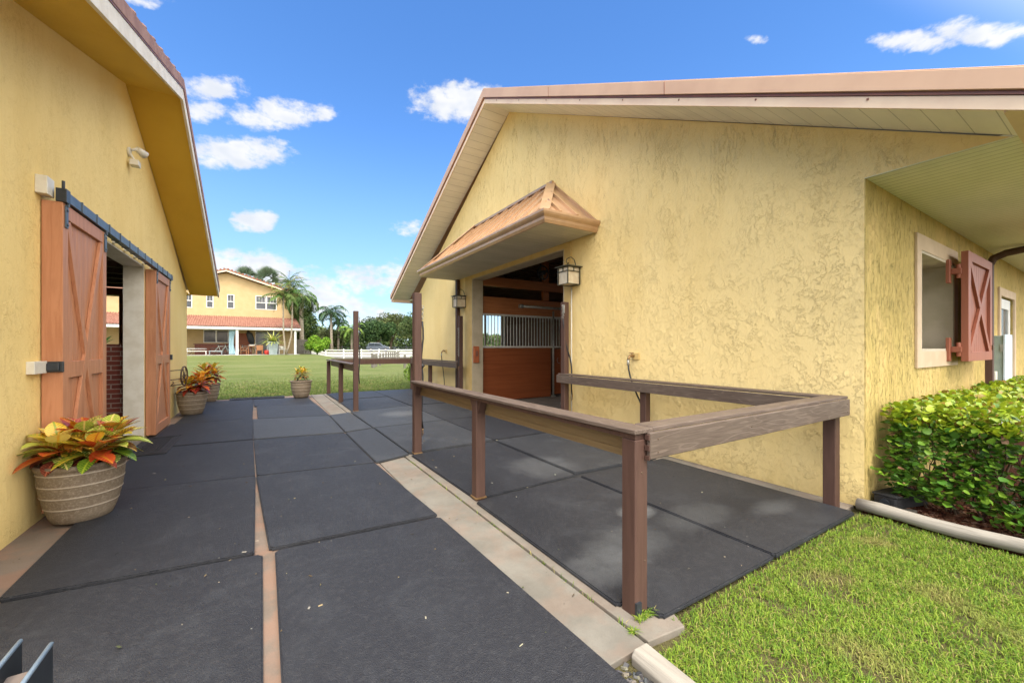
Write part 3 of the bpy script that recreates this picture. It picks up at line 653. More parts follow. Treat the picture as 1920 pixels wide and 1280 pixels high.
for y in (3.1, 5.4):
    mb = MB(); mb.box((RX-.058, y, zn(y)+.112), (RX-.05, y+.008, zn(y)+.27)); mb.build('cap_seam', 'fascia_brown', barn)
for k in range(8):
    y = 1.2+k*.86; mb = MB(); mb.box((RX-.03, y, zn(y)+.055), (RX-.018, y+.014, zn(y)+.07)); mb.build('screw', 'fascia_brown', barn)
mb = MB()
mb.prism([(RX, .52, zn(.52)), (RX, PK[0], 6.88), (RX, PK[0], 6.92), (RX, .52, zn(.52)+.04)], (WX-RX-.001, 0, 0))
mb.prism([(RX, 15.12, zf(15.12)), (RX, PK[0], 6.88), (RX, PK[0], 6.92), (RX, 15.12, zf(15.12)+.04)], (WX-RX-.001, 0, 0))
mb.build('rake_soffit', 'soffit_rake', barn)
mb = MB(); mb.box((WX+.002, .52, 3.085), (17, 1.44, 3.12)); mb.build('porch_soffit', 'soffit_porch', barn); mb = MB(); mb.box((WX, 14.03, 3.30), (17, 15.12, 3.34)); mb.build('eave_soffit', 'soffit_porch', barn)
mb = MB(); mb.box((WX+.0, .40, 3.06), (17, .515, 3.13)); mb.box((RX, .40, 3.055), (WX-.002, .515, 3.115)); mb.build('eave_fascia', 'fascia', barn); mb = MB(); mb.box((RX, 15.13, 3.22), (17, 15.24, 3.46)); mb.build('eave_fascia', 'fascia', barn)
# door trim
mb = MB()
mb.box((WX-.028, 5.60, 0), (WX+.10, 5.775, 3.343)); mb.box((WX-.028, 9.625, 0), (WX+.10, 10.05, 3.343)); mb.box((WX-.028, 5.60, 3.345), (WX+.10, 10.05, 3.49))
mb.build('door_trim', 'yellow_trim', barn, bevel=.004)
mb = MB(); mb.box((WX-.03, 9.600, 0), (WX+.29, 9.624, 3.32)); mb.box((WX-.03, 5.777, 0), (WX+.29, 5.80, 3.32)); mb.box((WX-.03, 5.777, 3.322), (WX+.29, 9.624, 3.341)); mb.build('door_reveal', 'beige_trim', barn)
# canopy
can = MB(); CX = 3.70; Y0, Y1, ZG = 4.96, 10.60, 3.62
def qd(m, *p): m.add(p, [tuple(range(len(p)))])
A = (CX, Y0, ZG); B = (CX, Y1, ZG); C_ = (WX-.003, Y0, ZG); Dd = (WX-.003, Y1, ZG); P1 = (WX-.003, 6.18, 4.68); P2 = (WX-.003, 9.43, 4.68)
can.add([A, B, C_, Dd, P1, P2, (WX-.003, Y0, ZG-.02), (CX, Y0, ZG-.02), (CX, Y1, ZG-.02), (WX-.003, Y1, ZG-.02)], [(0, 4, 5, 1), (0, 2, 4), (1, 5, 3), (2, 6, 9, 3, 5, 4), (6, 7, 8, 9), (0, 1, 8, 7), (0, 7, 6, 2), (1, 3, 9, 8)])
canopy = can.build('door_canopy', 'canopy_copper', barn, origin=(WX, 7.7, 3.5))
for i in range(13):                       # standing ribs on the front slope
    y = Y0+.30+i*(Y1-Y0-.6)/12
    tt = min(1, (y-Y0)/(6.18-Y0), (Y1-y)/(Y1-9.43))
    p = (CX+.02, y, ZG+.03); e2 = (CX+(WX-CX)*tt*.97, y, ZG+1.06*tt*.97+.02)
    mb = MB(); mb.bar(p, e2, .03, .055); mb.build('roof_rib', 'canopy_copper', canopy)
for i, ff in enumerate((.30, .62)):       # ribs on the near hip end
    x = CX+(WX-CX)*ff; tt = ff
    mb = MB(); mb.bar((x, Y0+.02, ZG+.035), (x, Y0+(6.18-Y0)*tt*.93, ZG+1.06*tt*.93+.035), .045, .06); mb.build('roof_rib', 'canopy_copper', canopy)
mb = MB(); mb.bar((CX+.01, Y0+.02, ZG+.03), (WX-.03, 6.17, 4.70), .17, .02); mb.bar((CX+.01, Y1-.02, ZG+.03), (WX-.03, 9.44, 4.70), .15, .02)
mb.bar((WX-.03, 6.12, 4.70), (WX-.03, 9.5, 4.70), .05, .05); mb.bar((WX-.025, 6.17, 4.70), (WX-.025, Y0, ZG+.02), .04, .045); mb.build('hip_cap', 'canopy_copper', canopy)
# K-style gutter around front and both ends
prof = [(0, 0), (-.02, 0), (-.045, .045), (-.05, .085), (-.085, .12), (-.10, .15), (-.10, .185), (-.085, .185), (-.08, .155), (0, .155)]
def gut(m, p, q2, out):   # out = outward unit normal in xy; mitred ends
    d = (Vector(q2)-Vector(p)).normalized(); V = []; k = len(prof)
    for o, sgn in ((p, -1), (q2, 1)):
        for a_, b_ in prof:
            ext = -a_ if abs(o[3 if len(o) > 3 else 0]) >= 0 and o[3] else 0
            V.append((o[0]-out[0]*a_+d.x*sgn*ext, o[1]-out[1]*a_+d.y*sgn*ext, o[2]+b_))
    m.add(V, [(i, (i+1) % k, k+(i+1) % k, k+i) for i in range(k)]+[tuple(range(k)), tuple(range(k, 2*k))])
mb = MB(); zg = 3.435
def gutrun(m, p, q2, out, mp, mq):
    d = (Vector(q2)-Vector(p)).normalized(); V = []; k = len(prof)
    for o, sgn, mt in ((p, -1, mp), (q2, 1, mq)):
        for a_, b_ in prof:
            ext = -a_ if mt else 0
            V.append((o[0]-out[0]*a_+d.x*sgn*ext, o[1]-out[1]*a_+d.y*sgn*ext, o[2]+b_))
    m.add(V, [(i, (i+1) % k, k+(i+1) % k, k+i) for i in range(k)]+[tuple(range(k))[::-1], tuple(range(k, 2*k))])
gutrun(mb, (CX, Y0, zg), (CX, Y1, zg), (-1, 0), True, True)
gutrun(mb, (CX, Y0, zg), (WX-.004, Y0, zg), (0, -1), True, False)
gutrun(mb, (CX, Y1, zg), (WX-.004, Y1, zg), (0, 1), True, False)
mb.build('gutter', 'canopy_copper', canopy, bevel=.004)
mb = MB(); mb.box((CX+.002, Y0+.002, 3.44), (WX-.035, Y1-.002, 3.475)); mb.build('canopy_soffit', 'soffit_canopy', canopy)
# downspouts
mb = MB(); mb.box((WX-.10, 10.44, .06), (WX-.008, 10.56, 3.44)); mb.build('downspout', 'rail_post', barn, bevel=.008)
mb = MB(); mb.box((9.86, 1.33, .1), (9.97, 1.42, 2.86))
mb.tube([(9.915, 1.37, 2.84), (9.915, 1.33, 2.93), (9.915, 1.2, 2.99), (9.915, .75, 3.05), (9.915, .62, 3.1)], .055, 8); mb.build('downspout', 'rail_post', barn, bevel=.006)
# window and shutter
mb = MB(); mb.grid([6.24, 8.02], [1.27, 2.80], [(6.40, 7.84, 1.46, 2.62)], 1.386, 1.411); win = mb.build('window_frame', 'window_trim', barn, bevel=.004)
mb = MB(); mb.grid([6.401, 7.839], [1.461, 2.619], [(6.43, 7.81, 1.49, 2.59)], 1.392, 1.73); mb.build('window_reveal', 'reveal', win)
mb = MB(); mb.box((6.45, 1.76, 1.4), (7.95, 1.80, 2.7)); mb.build('blanking_panel', 'reveal', win)
sh = MB(); sx0, sx1, sy0, sy1, z0, z1 = 7.55, 8.97, 1.235, 1.275, 1.33, 2.73
n = 9
for i in range(n):
    a_ = sx0+.12+(sx1-sx0-.24)*i/n; b_ = sx0+.12+(sx1-sx0-.24)*(i+1)/n
    sh.box((a_+.003, sy0+.012, z0+.1), (b_-.003, sy1, z1-.1))
shut = sh.build('shutter', 'shutter_paint', barn, origin=(7.55, 1.25, 1.33), bevel=.002)
mb = MB(); mb.box((sx0, sy0-.02, z0), (sx0+.13, sy1+.005, z1)); mb.box((sx1-.13, sy0-.02, z0), (sx1, sy1+.005, z1))
mb.box((sx0+.131, sy0-.02, z0), (sx1-.131, sy1+.005, z0+.12)); mb.box((sx0+.131, sy0-.02, z1-.12), (sx1-.131, sy1+.005, z1)); mb.build('shutter_frame', 'shutter_paint', shut, bevel=.003)
mb = MB(); mb.bar((sx0+.14, sy0-.004, z1-.125), (sx1-.14, sy0-.004, z0+.125), .03, .09, up=(0, 0, 1)); mb.bar((sx0+.14, sy0-.006, z0+.125), (sx1-.14, sy0-.006, z1-.125), .03, .09, up=(0, 0, 1)); mb.build('cross_brace', 'shutter_paint', shut, bevel=.002)
for zz in (1.48, 2.48):
    mb = MB(); mb.box((7.44, 1.36, zz-.15), (7.54, 1.395, zz+.15)); mb.box((7.50, 1.27, zz-.035), (7.58, 1.359, zz+.035)); mb.tube([(7.545, 1.30, zz-.09), (7.545, 1.30, zz+.09)], .022, 10); mb.build('hinge', 'shutter_paint', shut, bevel=.004)
mb = MB(); mb.tube([(8.95, 1.25, 1.50), (8.99, 1.21, 1.50), (9.06, 1.3, 1.49), (9.1, 1.41, 1.50)], .015, 8); mb.box((8.93, 1.20, 1.47), (8.98, 1.235, 1.54)); mb.build('latch', 'iron', shut)
# white side door
mb = MB(); mb.grid([10.86, 12.44], [.0, 2.56], [(11.0, 12.3, -.1, 2.42)], 1.386, 1.411); dt = mb.build('side_door_trim', 'window_trim', barn)
mb = MB(); mb.grid([11.02, 12.28], [.03, 2.40], [(11.2, 12.1, 1.25, 2.22)], 1.44, 1.49); sdoor = mb.build('side_door', 'white_paint', barn, origin=(11.0, 1.46, 0))
mb = MB(); mb.box((11.2, 1.46, 1.25), (12.1, 1.47, 2.22)); mb.build('pane', 'window_glass', sdoor)
# electrical cabinet
cab = empty('electrical_cabinet', (10.3, 1.35, .5), 'tall grey green metal utility cabinet on the barn side wall above the hedge', 'utility cabinet')
mb = MB(); mb.box((10.22, 1.27, .45), (10.80, 1.415, 1.70)); mb.build('cabinet_body', 'box_green', cab, bevel=.008)
mb = MB(); mb.box((10.20, 1.245, .47), (10.82, 1.268, 1.72), ); mb.build('cabinet_door', 'box_white', cab, bevel=.004)
mb = MB(); mb.box((10.205, 1.255, 1.44), (10.225, 1.30, 1.56)); mb.build('latch', 'galv', cab)
jb = empty('junction_box', (10.05, 1.38, .9), 'small pale conduit box between the downspout and the utility cabinet', 'junction box')
mb = MB(); mb.box((10.03, 1.32, .95), (10.15, 1.415, 1.12)); mb.build('box', 'plastic_white', jb, bevel=.006)
mb = MB(); mb.tube([(10.09, 1.37, .95), (10.09, 1.37, .1)], .025, 8); mb.tube([(10.09, 1.37, 1.12), (10.09, 1.36, 1.55)], .012, 8); mb.build('conduit', 'plastic_white', jb)

# interior of the barn: stall front along Y = 9.75
st = empty('stall_front', (5.1, 9.75, 0), 'red brown wooden stall front with pale vertical grille bars inside the barn', 'horse stall')
X0, X1 = 5.08, 16.0
mb = MB(); mb.box((X0, 9.76, .02), (7.50, 9.82, 1.50)); mb.build('lower_panel', 'stall_wood', st)
mb = MB(); mb.box((7.62, 9.75, .08), (9.2, 9.80, 1.46)); dr = mb.build('stall_door', 'stall_wood', st, origin=(7.62, 9.75, 0))
mb = MB(); mb.tube([(7.75, 9.72, 1.2), (7.70, 9.70, 1.14), (7.72, 9.69, 1.05), (7.8, 9.70, 1.02)], .008, 6); mb.build('handle', 'galv', dr)
mb = MB(); mb.box((9.2, 9.76, .02), (16, 9.82, 1.50)); mb.build('lower_panel', 'stall_wood', st)
mb = MB(); mb.box((X0, 9.74, 1.502), (16, 9.80, 1.555)); mb.box((X0, 9.74, 2.40), (16, 9.80, 2.455)); mb.build('grille_rail', 'grille_paint', st)
k = 0; x = X0+.03
while x < 12:
    mb = MB(); mb.tube([(x, 9.77, 1.55), (x, 9.77, 2.405)], .0125, 8, caps=False); mb.build('grille_bar', 'grille_paint', st); x += .105
mb = MB(); mb.box((X0, 9.73, 2.457), (16, 9.79, 2.92)); mb.build('header_board', 'beam_wood', st)
mb = MB(); mb.box((X0, 9.60, 3.20), (16, 9.70, 3.45)); mb.build('tie_beam', 'beam_wood', st)
mb = MB(); mb.box((7.2, 9.72, 2.93), (7.4, 9.82, 4.6)); mb.build('king_post', 'beam_wood', st)
mb = MB(); mb.tube([(7.56, 9.71, .02), (7.56, 9.71, 2.62)], .03, 12); mb.box((7.51, 9.66, .0), (7.61, 9.76, .05)); mb.build('door_post', 'galv', st)
mb = MB(); mb.tube([(6.35, 9.69, 2.71), (9.6, 9.69, 2.71)], .04, 10); mb.tube([(6.30, 9.69, 2.71), (6.42, 9.69, 2.71)], .055, 10); mb.build('sliding_track', 'galv', st)
mb = MB(); mb.grid([X0, 16], [0, 3.4], [(X0+.001, 7.0, 1.5, 2.6)], 12.9, 12.94) if False else None
# stall interior: dark side wall, window casing of the rear wall, ceiling boards and rafters
itr = MB()
itr.box((8.35, 9.9, 0), (8.43, 13.7, 2.4))
for k in range(10): itr.box((5.1, 9.9+k*.4, 3.42), (16, 9.98+k*.4, 3.5))
itr.build('stall_partition', 'dark_wood', st)
mb = MB(); mb.grid([7.02, 8.28], [1.38, 2.98], [(7.1, 8.2, 1.45, 2.9)], 13.74, 13.779); mb.box((7.36, 13.8, 1.45), (7.44, 13.85, 2.9)); mb.build('stall_window_frame', 'white_trim', st)
mb = MB(); mb.box((5.06, 5.6, 4.3), (16.8, 13.7, 4.36)); mb.box((5.06, 1.8, 3.3), (16.8, 5.6, 3.36))
for k in range(12): mb.box((5.3+k*.9, 2.0, 4.14), (5.38+k*.9, 13.6, 4.295))
for k in range(22): mb.box((5.07, 5.65+k*.36, 4.10), (16.7, 5.72+k*.36, 4.135))
mb.build('ceiling', 'dark_wood', barn)
mb = MB(); mb.box((5.06, 5.40, 0), (16.8, 5.46, 3.3)); mb.build('aisle_wall', 'stall_wood', barn)
fan = empty('barn_fan', (6.9, 9.3, 3.7), 'dark round fan hanging above the stall front in the barn', 'fan')
mb = MB(); mb.torus((6.9, 9.35, 3.68), .19, .02, 'y', 20, 6); mb.tube([(6.9, 9.3, 3.68), (6.9, 9.55, 3.68)], .07, 12); mb.tube([(6.9, 9.45, 3.7), (6.9, 9.5, 4.1)], .015, 8); mb.build('housing', 'black_metal', fan)
mb = MB()
for k in range(3):
    a_ = k*2*PI/3+.4; mb.prism([(6.9+.03*math.cos(a_), 9.34, 3.68+.03*math.sin(a_)), (6.9+.17*math.cos(a_-.35), 9.32, 3.68+.17*math.sin(a_-.35)), (6.9+.17*math.cos(a_+.3), 9.36, 3.68+.17*math.sin(a_+.3))], (0, .006, 0))
mb.build('blade', 'lamp_metal', fan)
bx = empty('call_box', (4.86, 9.58, 1.32), 'small orange brown box fixed on the door jamb of the barn', 'switch box')
mb = MB(); mb.box((4.77, 9.54, 1.10), (4.93, 9.60, 1.54)); mb.build('box', 'orange_box', bx, bevel=.01)
mb = MB(); mb.box((4.82, 9.525, 1.28), (4.88, 9.541, 1.42)); mb.build('button_plate', 'fascia_brown', bx)

# lanterns -------------------------------------------------------------------
def lantern(loc, label, cap=True):
    L = empty('wall_lantern', (0, 0, 0), label, 'lantern', 'mission lanterns beside the barn door')
    s = .135
    mb = MB(); mb.box((-s+.012, -s+.012, .01), (s-.012, s-.012, .295)); mb.build('glass_body', 'lead_glass', L)
    mb = MB()
    for i in (-1, 1):
        for j in (-1, 1): mb.box((i*s-.008, j*s-.008, 0), (i*s+.008, j*s+.008, .30))
    for z in (0, .225, .295):
        for i in (-1, 1):
            mb.box((i*s-.007, -s, z-.006), (i*s+.007, s, z+.006)); mb.box((-s, i*s-.007, z-.0065), (s, i*s+.007, z+.0065))
    for i in (-1, 1):
        mb.box((i*s-.007, -.006, .225), (i*s+.007, .006, .3)); mb.box((-.006, i*s-.007, .225), (.006, i*s+.007, .3))
    mb.build('cage', 'lamp_metal', L)
    mb = MB(); mb.box((-s-.045, -s-.045, .302), (s+.045, s+.045, .318)); mb.box((-.04, -.04, .318), (.04, .04, .34)); mb.build('top_plate', 'lamp_metal', L, bevel=.003)
    mb = MB(); mb.box((s+.01, -.055, .02), (s+.03, .055, .28))
    pts = [(s+.02, 0, .26), (s+.03, 0, .36), (s-.01, 0, .46), (.05, 0, .50), (-.04, 0, .46), (-.06, 0, .41), (-.03, 0, .37), (.0, 0, .39)]
    mb.tube(pts, .008, 8); mb.tube([(.0, 0, .335), (.0, 0, .40)], .006, 6); mb.build('scroll_bracket', 'lamp_metal', L)
    L.location = loc; return L
lantern((WX-.165, 5.48, 2.62), 'glass paned lantern on the yellow wall right of the barn door, larger in view')
lantern((WX-.165, 10.14, 2.62), 'glass paned lantern left of the barn door beside the brown downspout')
pp = empty('white_conduit', (WX-.02, 5.57, 0), 'thin white pipe running down the wall at the right edge of the barn door trim', 'pipe')
mb = MB(); mb.tube([(WX-.02, 5.575, .02), (WX-.02, 5.575, 2.6)], .012, 8); mb.build('pipe', 'plastic_white', pp)

# ------------------------------------------------------------------ left stable
LX = -1.65
lb = empty('stable_building', (LX, 7.7, 0), 'yellow stucco stable on the left with X braced orange sliding doors and deep plain eaves', 'stable')
mb = MB()
mb.prism([(LX, 2.2, 0), (LX, 5.95, 0), (LX, 5.95, 2.84), (LX, 8.76, 2.84), (LX, 8.76, 0), (LX, 13.1, 0), (LX, 13.1, 2.90), (LX, 10.9, 3.92), (LX, 7.70, 5.24), (LX, 4.7, 4.21), (LX, 2.2, 3.35)], (-.25, 0, 0))
mb.build('gable_wall', 'stucco_left', lb)
mb = MB(); mb.grid([-9.5, LX-.251], [0, 2.9], [(-4.9, -2.86, 1.3, 2.73)], 12.85, 13.098); mb.box((-9.5, 2.2, 0), (-9.3, 12.84, 3)); mb.box((-9.3, 2.2, 0), (LX-.251, 2.4, 3)); mb.build('rear_wall', 'beam_wood', lb)
EX = -1.05
pn = [(EX, 1.7, 3.17), (EX, 7.70, 5.24), (EX, 10.95, 3.93), (EX, 13.56, 2.91)]
mb = MB()
mb.prism([pn[0], pn[1], (EX, 7.7, 5.28), (EX, 1.7, 3.21)], (LX-EX+.001, 0, 0)); mb.prism([pn[1], pn[2], pn[3], (EX, 13.56, 2.95), (EX, 7.7, 5.28)], (LX-EX+.001, 0, 0))
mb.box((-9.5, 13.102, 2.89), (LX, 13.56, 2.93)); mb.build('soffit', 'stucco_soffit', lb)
def band(x0, x1, d0, d1, ye=13.60):
    m = MB()
    m.prism([(x0, 1.65, 3.15+d0), (x0, 7.7, 5.24+d0), (x0, 7.7, 5.24+d1), (x0, 1.65, 3.15+d1)], (x1-x0, 0, 0))
    m.prism([(x0, ye, 2.895+d0), (x0, 7.7, 5.24+d0), (x0, 7.7, 5.24+d1), (x0, ye, 2.895+d1)], (x1-x0, 0, 0)); return m
band(EX-.0, EX+.035, -.02, .135).build('fascia', 'white_trim', lb, bevel=.003)
band(EX-.0, EX+.042, .137, .152).build('drip_edge', 'fascia_brown', lb)
band(EX-.0, EX+.048, .1525, .29).build('rake_tile_band', 'tile_mauve', lb, bevel=.006)
band(-9.6, EX-.002, .14, .27, 13.58).build('roof', 'fascia', lb)
for k in range(30):
    y = 1.8+k*.40
    if y > 13.5: break
    z = (3.15+(y-1.65)*.3455) if y < 7.7 else (5.24-(y-7.7)*.3975)
    mb = MB(); mb.tube([(EX+.02, y-.05, z+.288), (EX+.02, y+.05, z+.288+.1*(.3455 if y < 7.7 else -.3975))], [.018, .026], 8); mb.build('tile_lip', 'tile_mauve', lb)
mb = MB(); mb.box((-9.5, 2.5, 3.02), (LX-.26, 12.8, 3.06))
for k in range(14): mb.box((-9.3, 2.6+k*.75, 2.88), (LX-.26, 2.72+k*.75, 3.018))
mb.build('ceiling', 'dark_wood', lb)
mb = MB(); mb.box((LX-.252, 8.74, 0), (LX+.0, 8.759, 2.83)); mb.box((LX-.252, 5.951, 0), (LX, 5.97, 2.83)); mb.box((LX-.252, 5.951, 2.82), (LX, 8.759, 2.838)); mb.build('door_reveal', 'white_trim', lb)
mb = MB(); mb.box((-9.3, 8.86, 0), (LX-.255, 8.98, 1.56)); mb.build('brick_partition', 'brick', lb)
mb = MB(); mb.grid([-5.0, -2.76], [1.22, 2.81], [(-4.9, -2.86, 1.3, 2.73)], 12.82, 12.849); mb.build('window_frame', 'beam_wood', lb)
# track with hangers
mb = MB(); mb.box((-1.56, 5.22, 2.815), (-1.49, 10.15, 2.905))
for k in range(12): y = 5.5+k*.41; mb.box((-1.57, y, 2.81), (-1.482, y+.018, 2.912))
trk = mb.build('door_track', 'track_metal', lb, bevel=.003)
for k in range(10): y = 5.6+k*.5; mb = MB(); mb.box((-1.65, y, 2.86), (-1.57, y+.04, 2.95)); mb.build('track_bracket', 'plastic_white', trk)
mb = MB(); mb.box((-1.65, 5.04, 2.83), (-1.575, 5.18, 2.985)); mb.build('track_end_block', 'plastic_white', trk, bevel=.004)
mb = MB(); mb.box((-1.555, 5.13, 2.80), (-1.485, 5.219, 2.92)); mb.tube([(-1.52, 5.18, 2.92), (-1.52, 5.18, 3.0)], .012, 8); mb.build('track_stop', 'black_metal', trk, bevel=.004)
def slide_door(y0, wd, label, roll):
    x0, x1, z0, z1 = -1.643, -1.535, .05, 2.80
    m = MB(); n = 9
    for i in range(n):
        a_ = y0+.11+(wd-.22)*i/n; b_ = y0+.11+(wd-.22)*(i+1)/n; m.box((x0+.03, a_+.003, z0+.1), (x1-.006, b_-.003, z1-.1))
    d = m.build('sliding_door', 'door_paint', lb, origin=(x0, y0, 0), bevel=.003); d['label'] = label
    m = MB(); xf = x1+.024
    m.cm = 0; m.box((x0, y0, z0), (xf, y0+.115, z1)); m.box((x0, y0+wd-.115, z0), (xf, y0+wd, z1)); m.box((x0, y0+.116, z0), (xf-.001, y0+wd-.116, z0+.15)); m.box((x0, y0+.116, z1-.13), (xf-.001, y0+wd-.116, z1))
    m.build('door_frame', 'door_paint', d, bevel=.004)
    m = MB(); zc = 1.30
    m.box((x1-.004, y0+.116, zc-.075), (xf-.002, y0+wd*.5-.06, zc+.075)); m.box((x1-.004, y0+wd*.5+.06, zc-.075), (xf-.002, y0+wd-.116, zc+.075)); m.build('cross_rail', 'door_paint', d, bevel=.003)
    m = MB()
    m.bar((x1+.008, y0+.14, z1-.15), (x1+.008, y0+wd-.14, z0+.18), .028, .085); m.bar((x1+.010, y0+.14, z0+.18), (x1+.010, y0+wd-.14, z1-.15), .028, .085); m.build('cross_brace', 'door_paint', d, bevel=.003)
    for yy in (y0+.03, y0+wd-.09):
        m = MB(); m.box((xf, yy, z1-.22), (xf+.012, yy+.055, z1-.02)); m.tube([(xf+.012, yy+.028, z1-.19), (xf+.02, yy+.028, z1-.19)], .014, 8); m.tube([(xf+.012, yy+.028, z1-.06), (xf+.02, yy+.028, z1-.06)], .014, 8); m.box((-1.505, yy+.018, z1-.03), (-1.485, yy+.036, z1+.03)); m.build('roller_hanger', 'track_metal', d, bevel=.004)
    return d
d1 = slide_door(5.14, 1.17, 'near sliding door panel with a black strap catch', 1)
d2 = slide_door(8.80, 1.22, 'far sliding door panel beyond the opening', 1)
mb = MB(); mb.box((-1.65, 4.89, 1.28), (-1.60, 5.12, 1.385)); cb = mb.build('door_catch', 'plastic_white', lb, bevel=.004)
mb = MB(); mb.box((-1.598, 5.105, 1.285), (-1.50, 5.138, 1.38)); mb.box((-1.598, 5.09, 1.30), (-1.52, 5.104, 1.365)); mb.build('strap', 'black_metal', cb, bevel=.006)
mb = MB(); mb.box((-1.511, 9.97, 1.27), (-1.48, 10.06, 1.37)); mb.build('door_catch', 'black_metal', lb, bevel=.004)
mb = MB(); mb.box((LX-.002, 2.3, 0), (LX+.045, 5.0, .03)); 
# flood light
fl = empty('flood_light', (LX, 7.82, 4.3), 'cream twin flood light with a motion sensor on the left gable wall', 'flood light')
mb = MB(); mb.tube([(LX, 7.82, 4.33), (LX+.03, 7.82, 4.33)], .065, 16); mb.build('base_plate', 'plastic_white', fl, bevel=.004)
mb = MB(); mb.tube([(LX+.03, 7.82, 4.36), (LX+.09, 7.85, 4.40), (LX+.12, 7.88, 4.40)], .02, 8); mb.tube([(LX+.09, 7.85, 4.41), (LX+.16, 7.95, 4.37)], [.035, .06], 14); mb.build('lamp_holder', 'plastic_white', fl)
mb = MB(); mb.lathe([(0, -.01), (.05, 0), (.068, .03), (.072, .07), (.055, .10), (.0, .115)], (0, 0, 0), 18); bq = mb.build('lamp_bulb', 'glass_bulb', fl); bq.location = (.17, .14, .06); bq.rotation_euler = (R(-60), R(50), 0)
mb = MB(); mb.tube([(LX+.03, 7.80, 4.30), (LX+.07, 7.80, 4.22)], .015, 8); mb.box((LX+.03, 7.74, 4.13), (LX+.13, 7.88, 4.21)); mb.build('motion_sensor', 'plastic_white', fl, bevel=.006)
# small hook high on wall
# garden hose reel of wrought iron
hr = empty('hose_reel', (-1.6, 10.9, .7), 'rusty wrought iron wheel bracket on the left wall above the second croton pot', 'hose reel')
mb = MB(); mb.tube([(-1.63, 10.62, .62), (-1.63, 10.62, 1.12)], .012, 6)
for z in (.72, .84, 1.03): mb.tube([(-1.63, 10.62, z), (-1.44, 11.0, z)], .010, 6)
mb.tube([(-1.60, 10.66, .72), (-1.56, 10.7, .78), (-1.58, 10.72, .8)], .008, 6); mb.build('bracket', 'iron', hr)
mb = MB(); c0 = Vector((-1.43, 11.0, .90))
mb.torus((0, 0, 0), .20, .016, 'x', 28, 6); mb.torus((0, 0, 0), .045, .014, 'x', 14, 6)
for k in range(6): a_ = k*PI/3; mb.tube([(0, .04*math.cos(a_), .04*math.sin(a_)), (0, .2*math.cos(a_), .2*math.sin(a_))], .009, 6)
wh = mb.build('wheel', 'iron', hr, origin=(0, 0, 0)); wh.parent = hr; wh.location = c0-hr.location; wh.rotation_euler = (0, 0, R(-8))

# ------------------------------------------------------------------ hitching rails
def post(m, x, y, h, w=.098): m.box((x-w/2, y-w/2, -.01), (x+w/2, y+w/2, h), bev=.006)
nr = empty('hitching_rail', (1.82, 1.55, 0), 'brown composite rail around the near wash stall with four short posts and two tall ones', 'hitching rail')
for (x, y, h, lab) in ((1.805, 1.565, .985, None), (1.82, 3.54, .985, None), (4.56, 1.60, .975, None), (4.54, 3.75, .985, None), (1.845, 5.48, 2.27, 'tall weathered post at the far end of the rail'), (4.54, 5.50, 2.31, 'tall post beside the barn door trim')):
    mb = MB(); post(mb, x, y, h, .105 if h > 2 else .102); p_ = mb.build('post', 'rail_post', nr)
    if lab: p_['label'] = lab
    if h > 2 and x < 2 or h < 1 and x < 2 and y > 2:
        m2 = MB(); s_ = .105/2+.015
        for k in range(4): pass
        m2.box((x-.06, y-.06, 0.02), (x+.06, y+.06, .035)); m2.build('base_collar', 'brass', p_)
# gussets under the cap
mb = MB()
for y in (3.54, 5.44):
    for sg in (1, -1):
        if y > 5 and sg > 0: continue
        mb.prism([(1.785, y+sg*.051, .985), (1.785, y+sg*.051, .86), (1.785, y+sg*.12, .985)], (.07, 0, 0))
mb.build('gusset', 'rail_post', nr)
def board_y(m, x, y0, y1, z0, z1, th=.025): m.box((x, y0, z0), (x+th, y1, z1), bev=.003)
mb = MB(); mb.box((1.735, 1.50, 1.020), (1.885, 5.42, 1.046), bev=.004); mb.build('cap_board', 'comp_y', nr)
mb = MB(); mb.box((1.758, 1.52, .988), (1.862, 5.42, 1.0185)); mb.build('sub_cap', 'rail_post', nr)
mb = MB()                                   # grooved inner side board
mb.box((1.872, 1.63, .84), (1.897, 5.42, .985)); mb.box((1.864, 1.63, .865), (1.871, 5.42, .885)); mb.box((1.864, 1.63, .94), (1.871, 5.42, .96)); mb.build('side_board', 'comp_back', nr)
mb = MB(); mb.box((1.890, 1.505, 1.022), (4.66, 1.64, 1.048), bev=.004); mb.build('cap_board', 'comp_x', nr)
mb = MB(); mb.box((1.835, 1.478, .875), (4.625, 1.5045, 1.0235), bev=.004); mb.build('side_board', 'comp_x', nr)
for z0, z1 in ((.872, .895), (.925, .955), (.985, 1.014)):
    mb = MB(); mb.box((1.823, 1.480, z0), (1.834, 1.508, z1)); mb.build('board_end', 'rail_post', nr)
mb = MB(); mb.box((4.46, 1.642, 1.023), (4.62, 5.60, 1.049), bev=.004); mb.build('cap_board', 'comp_y', nr)
mb = MB(); mb.box((4.445, 1.66, .885), (4.472, 5.62, 1.018), bev=.004); mb.build('side_board', 'comp_y', nr)
mb = MB(); mb.box((1.752, 1.50, .0), (1.79, 1.515, .085)); mb.tube([(1.77, 1.497, .045), (1.77, 1.501, .045)], .008, 8); mb.build('bracket', 'black_metal', nr)

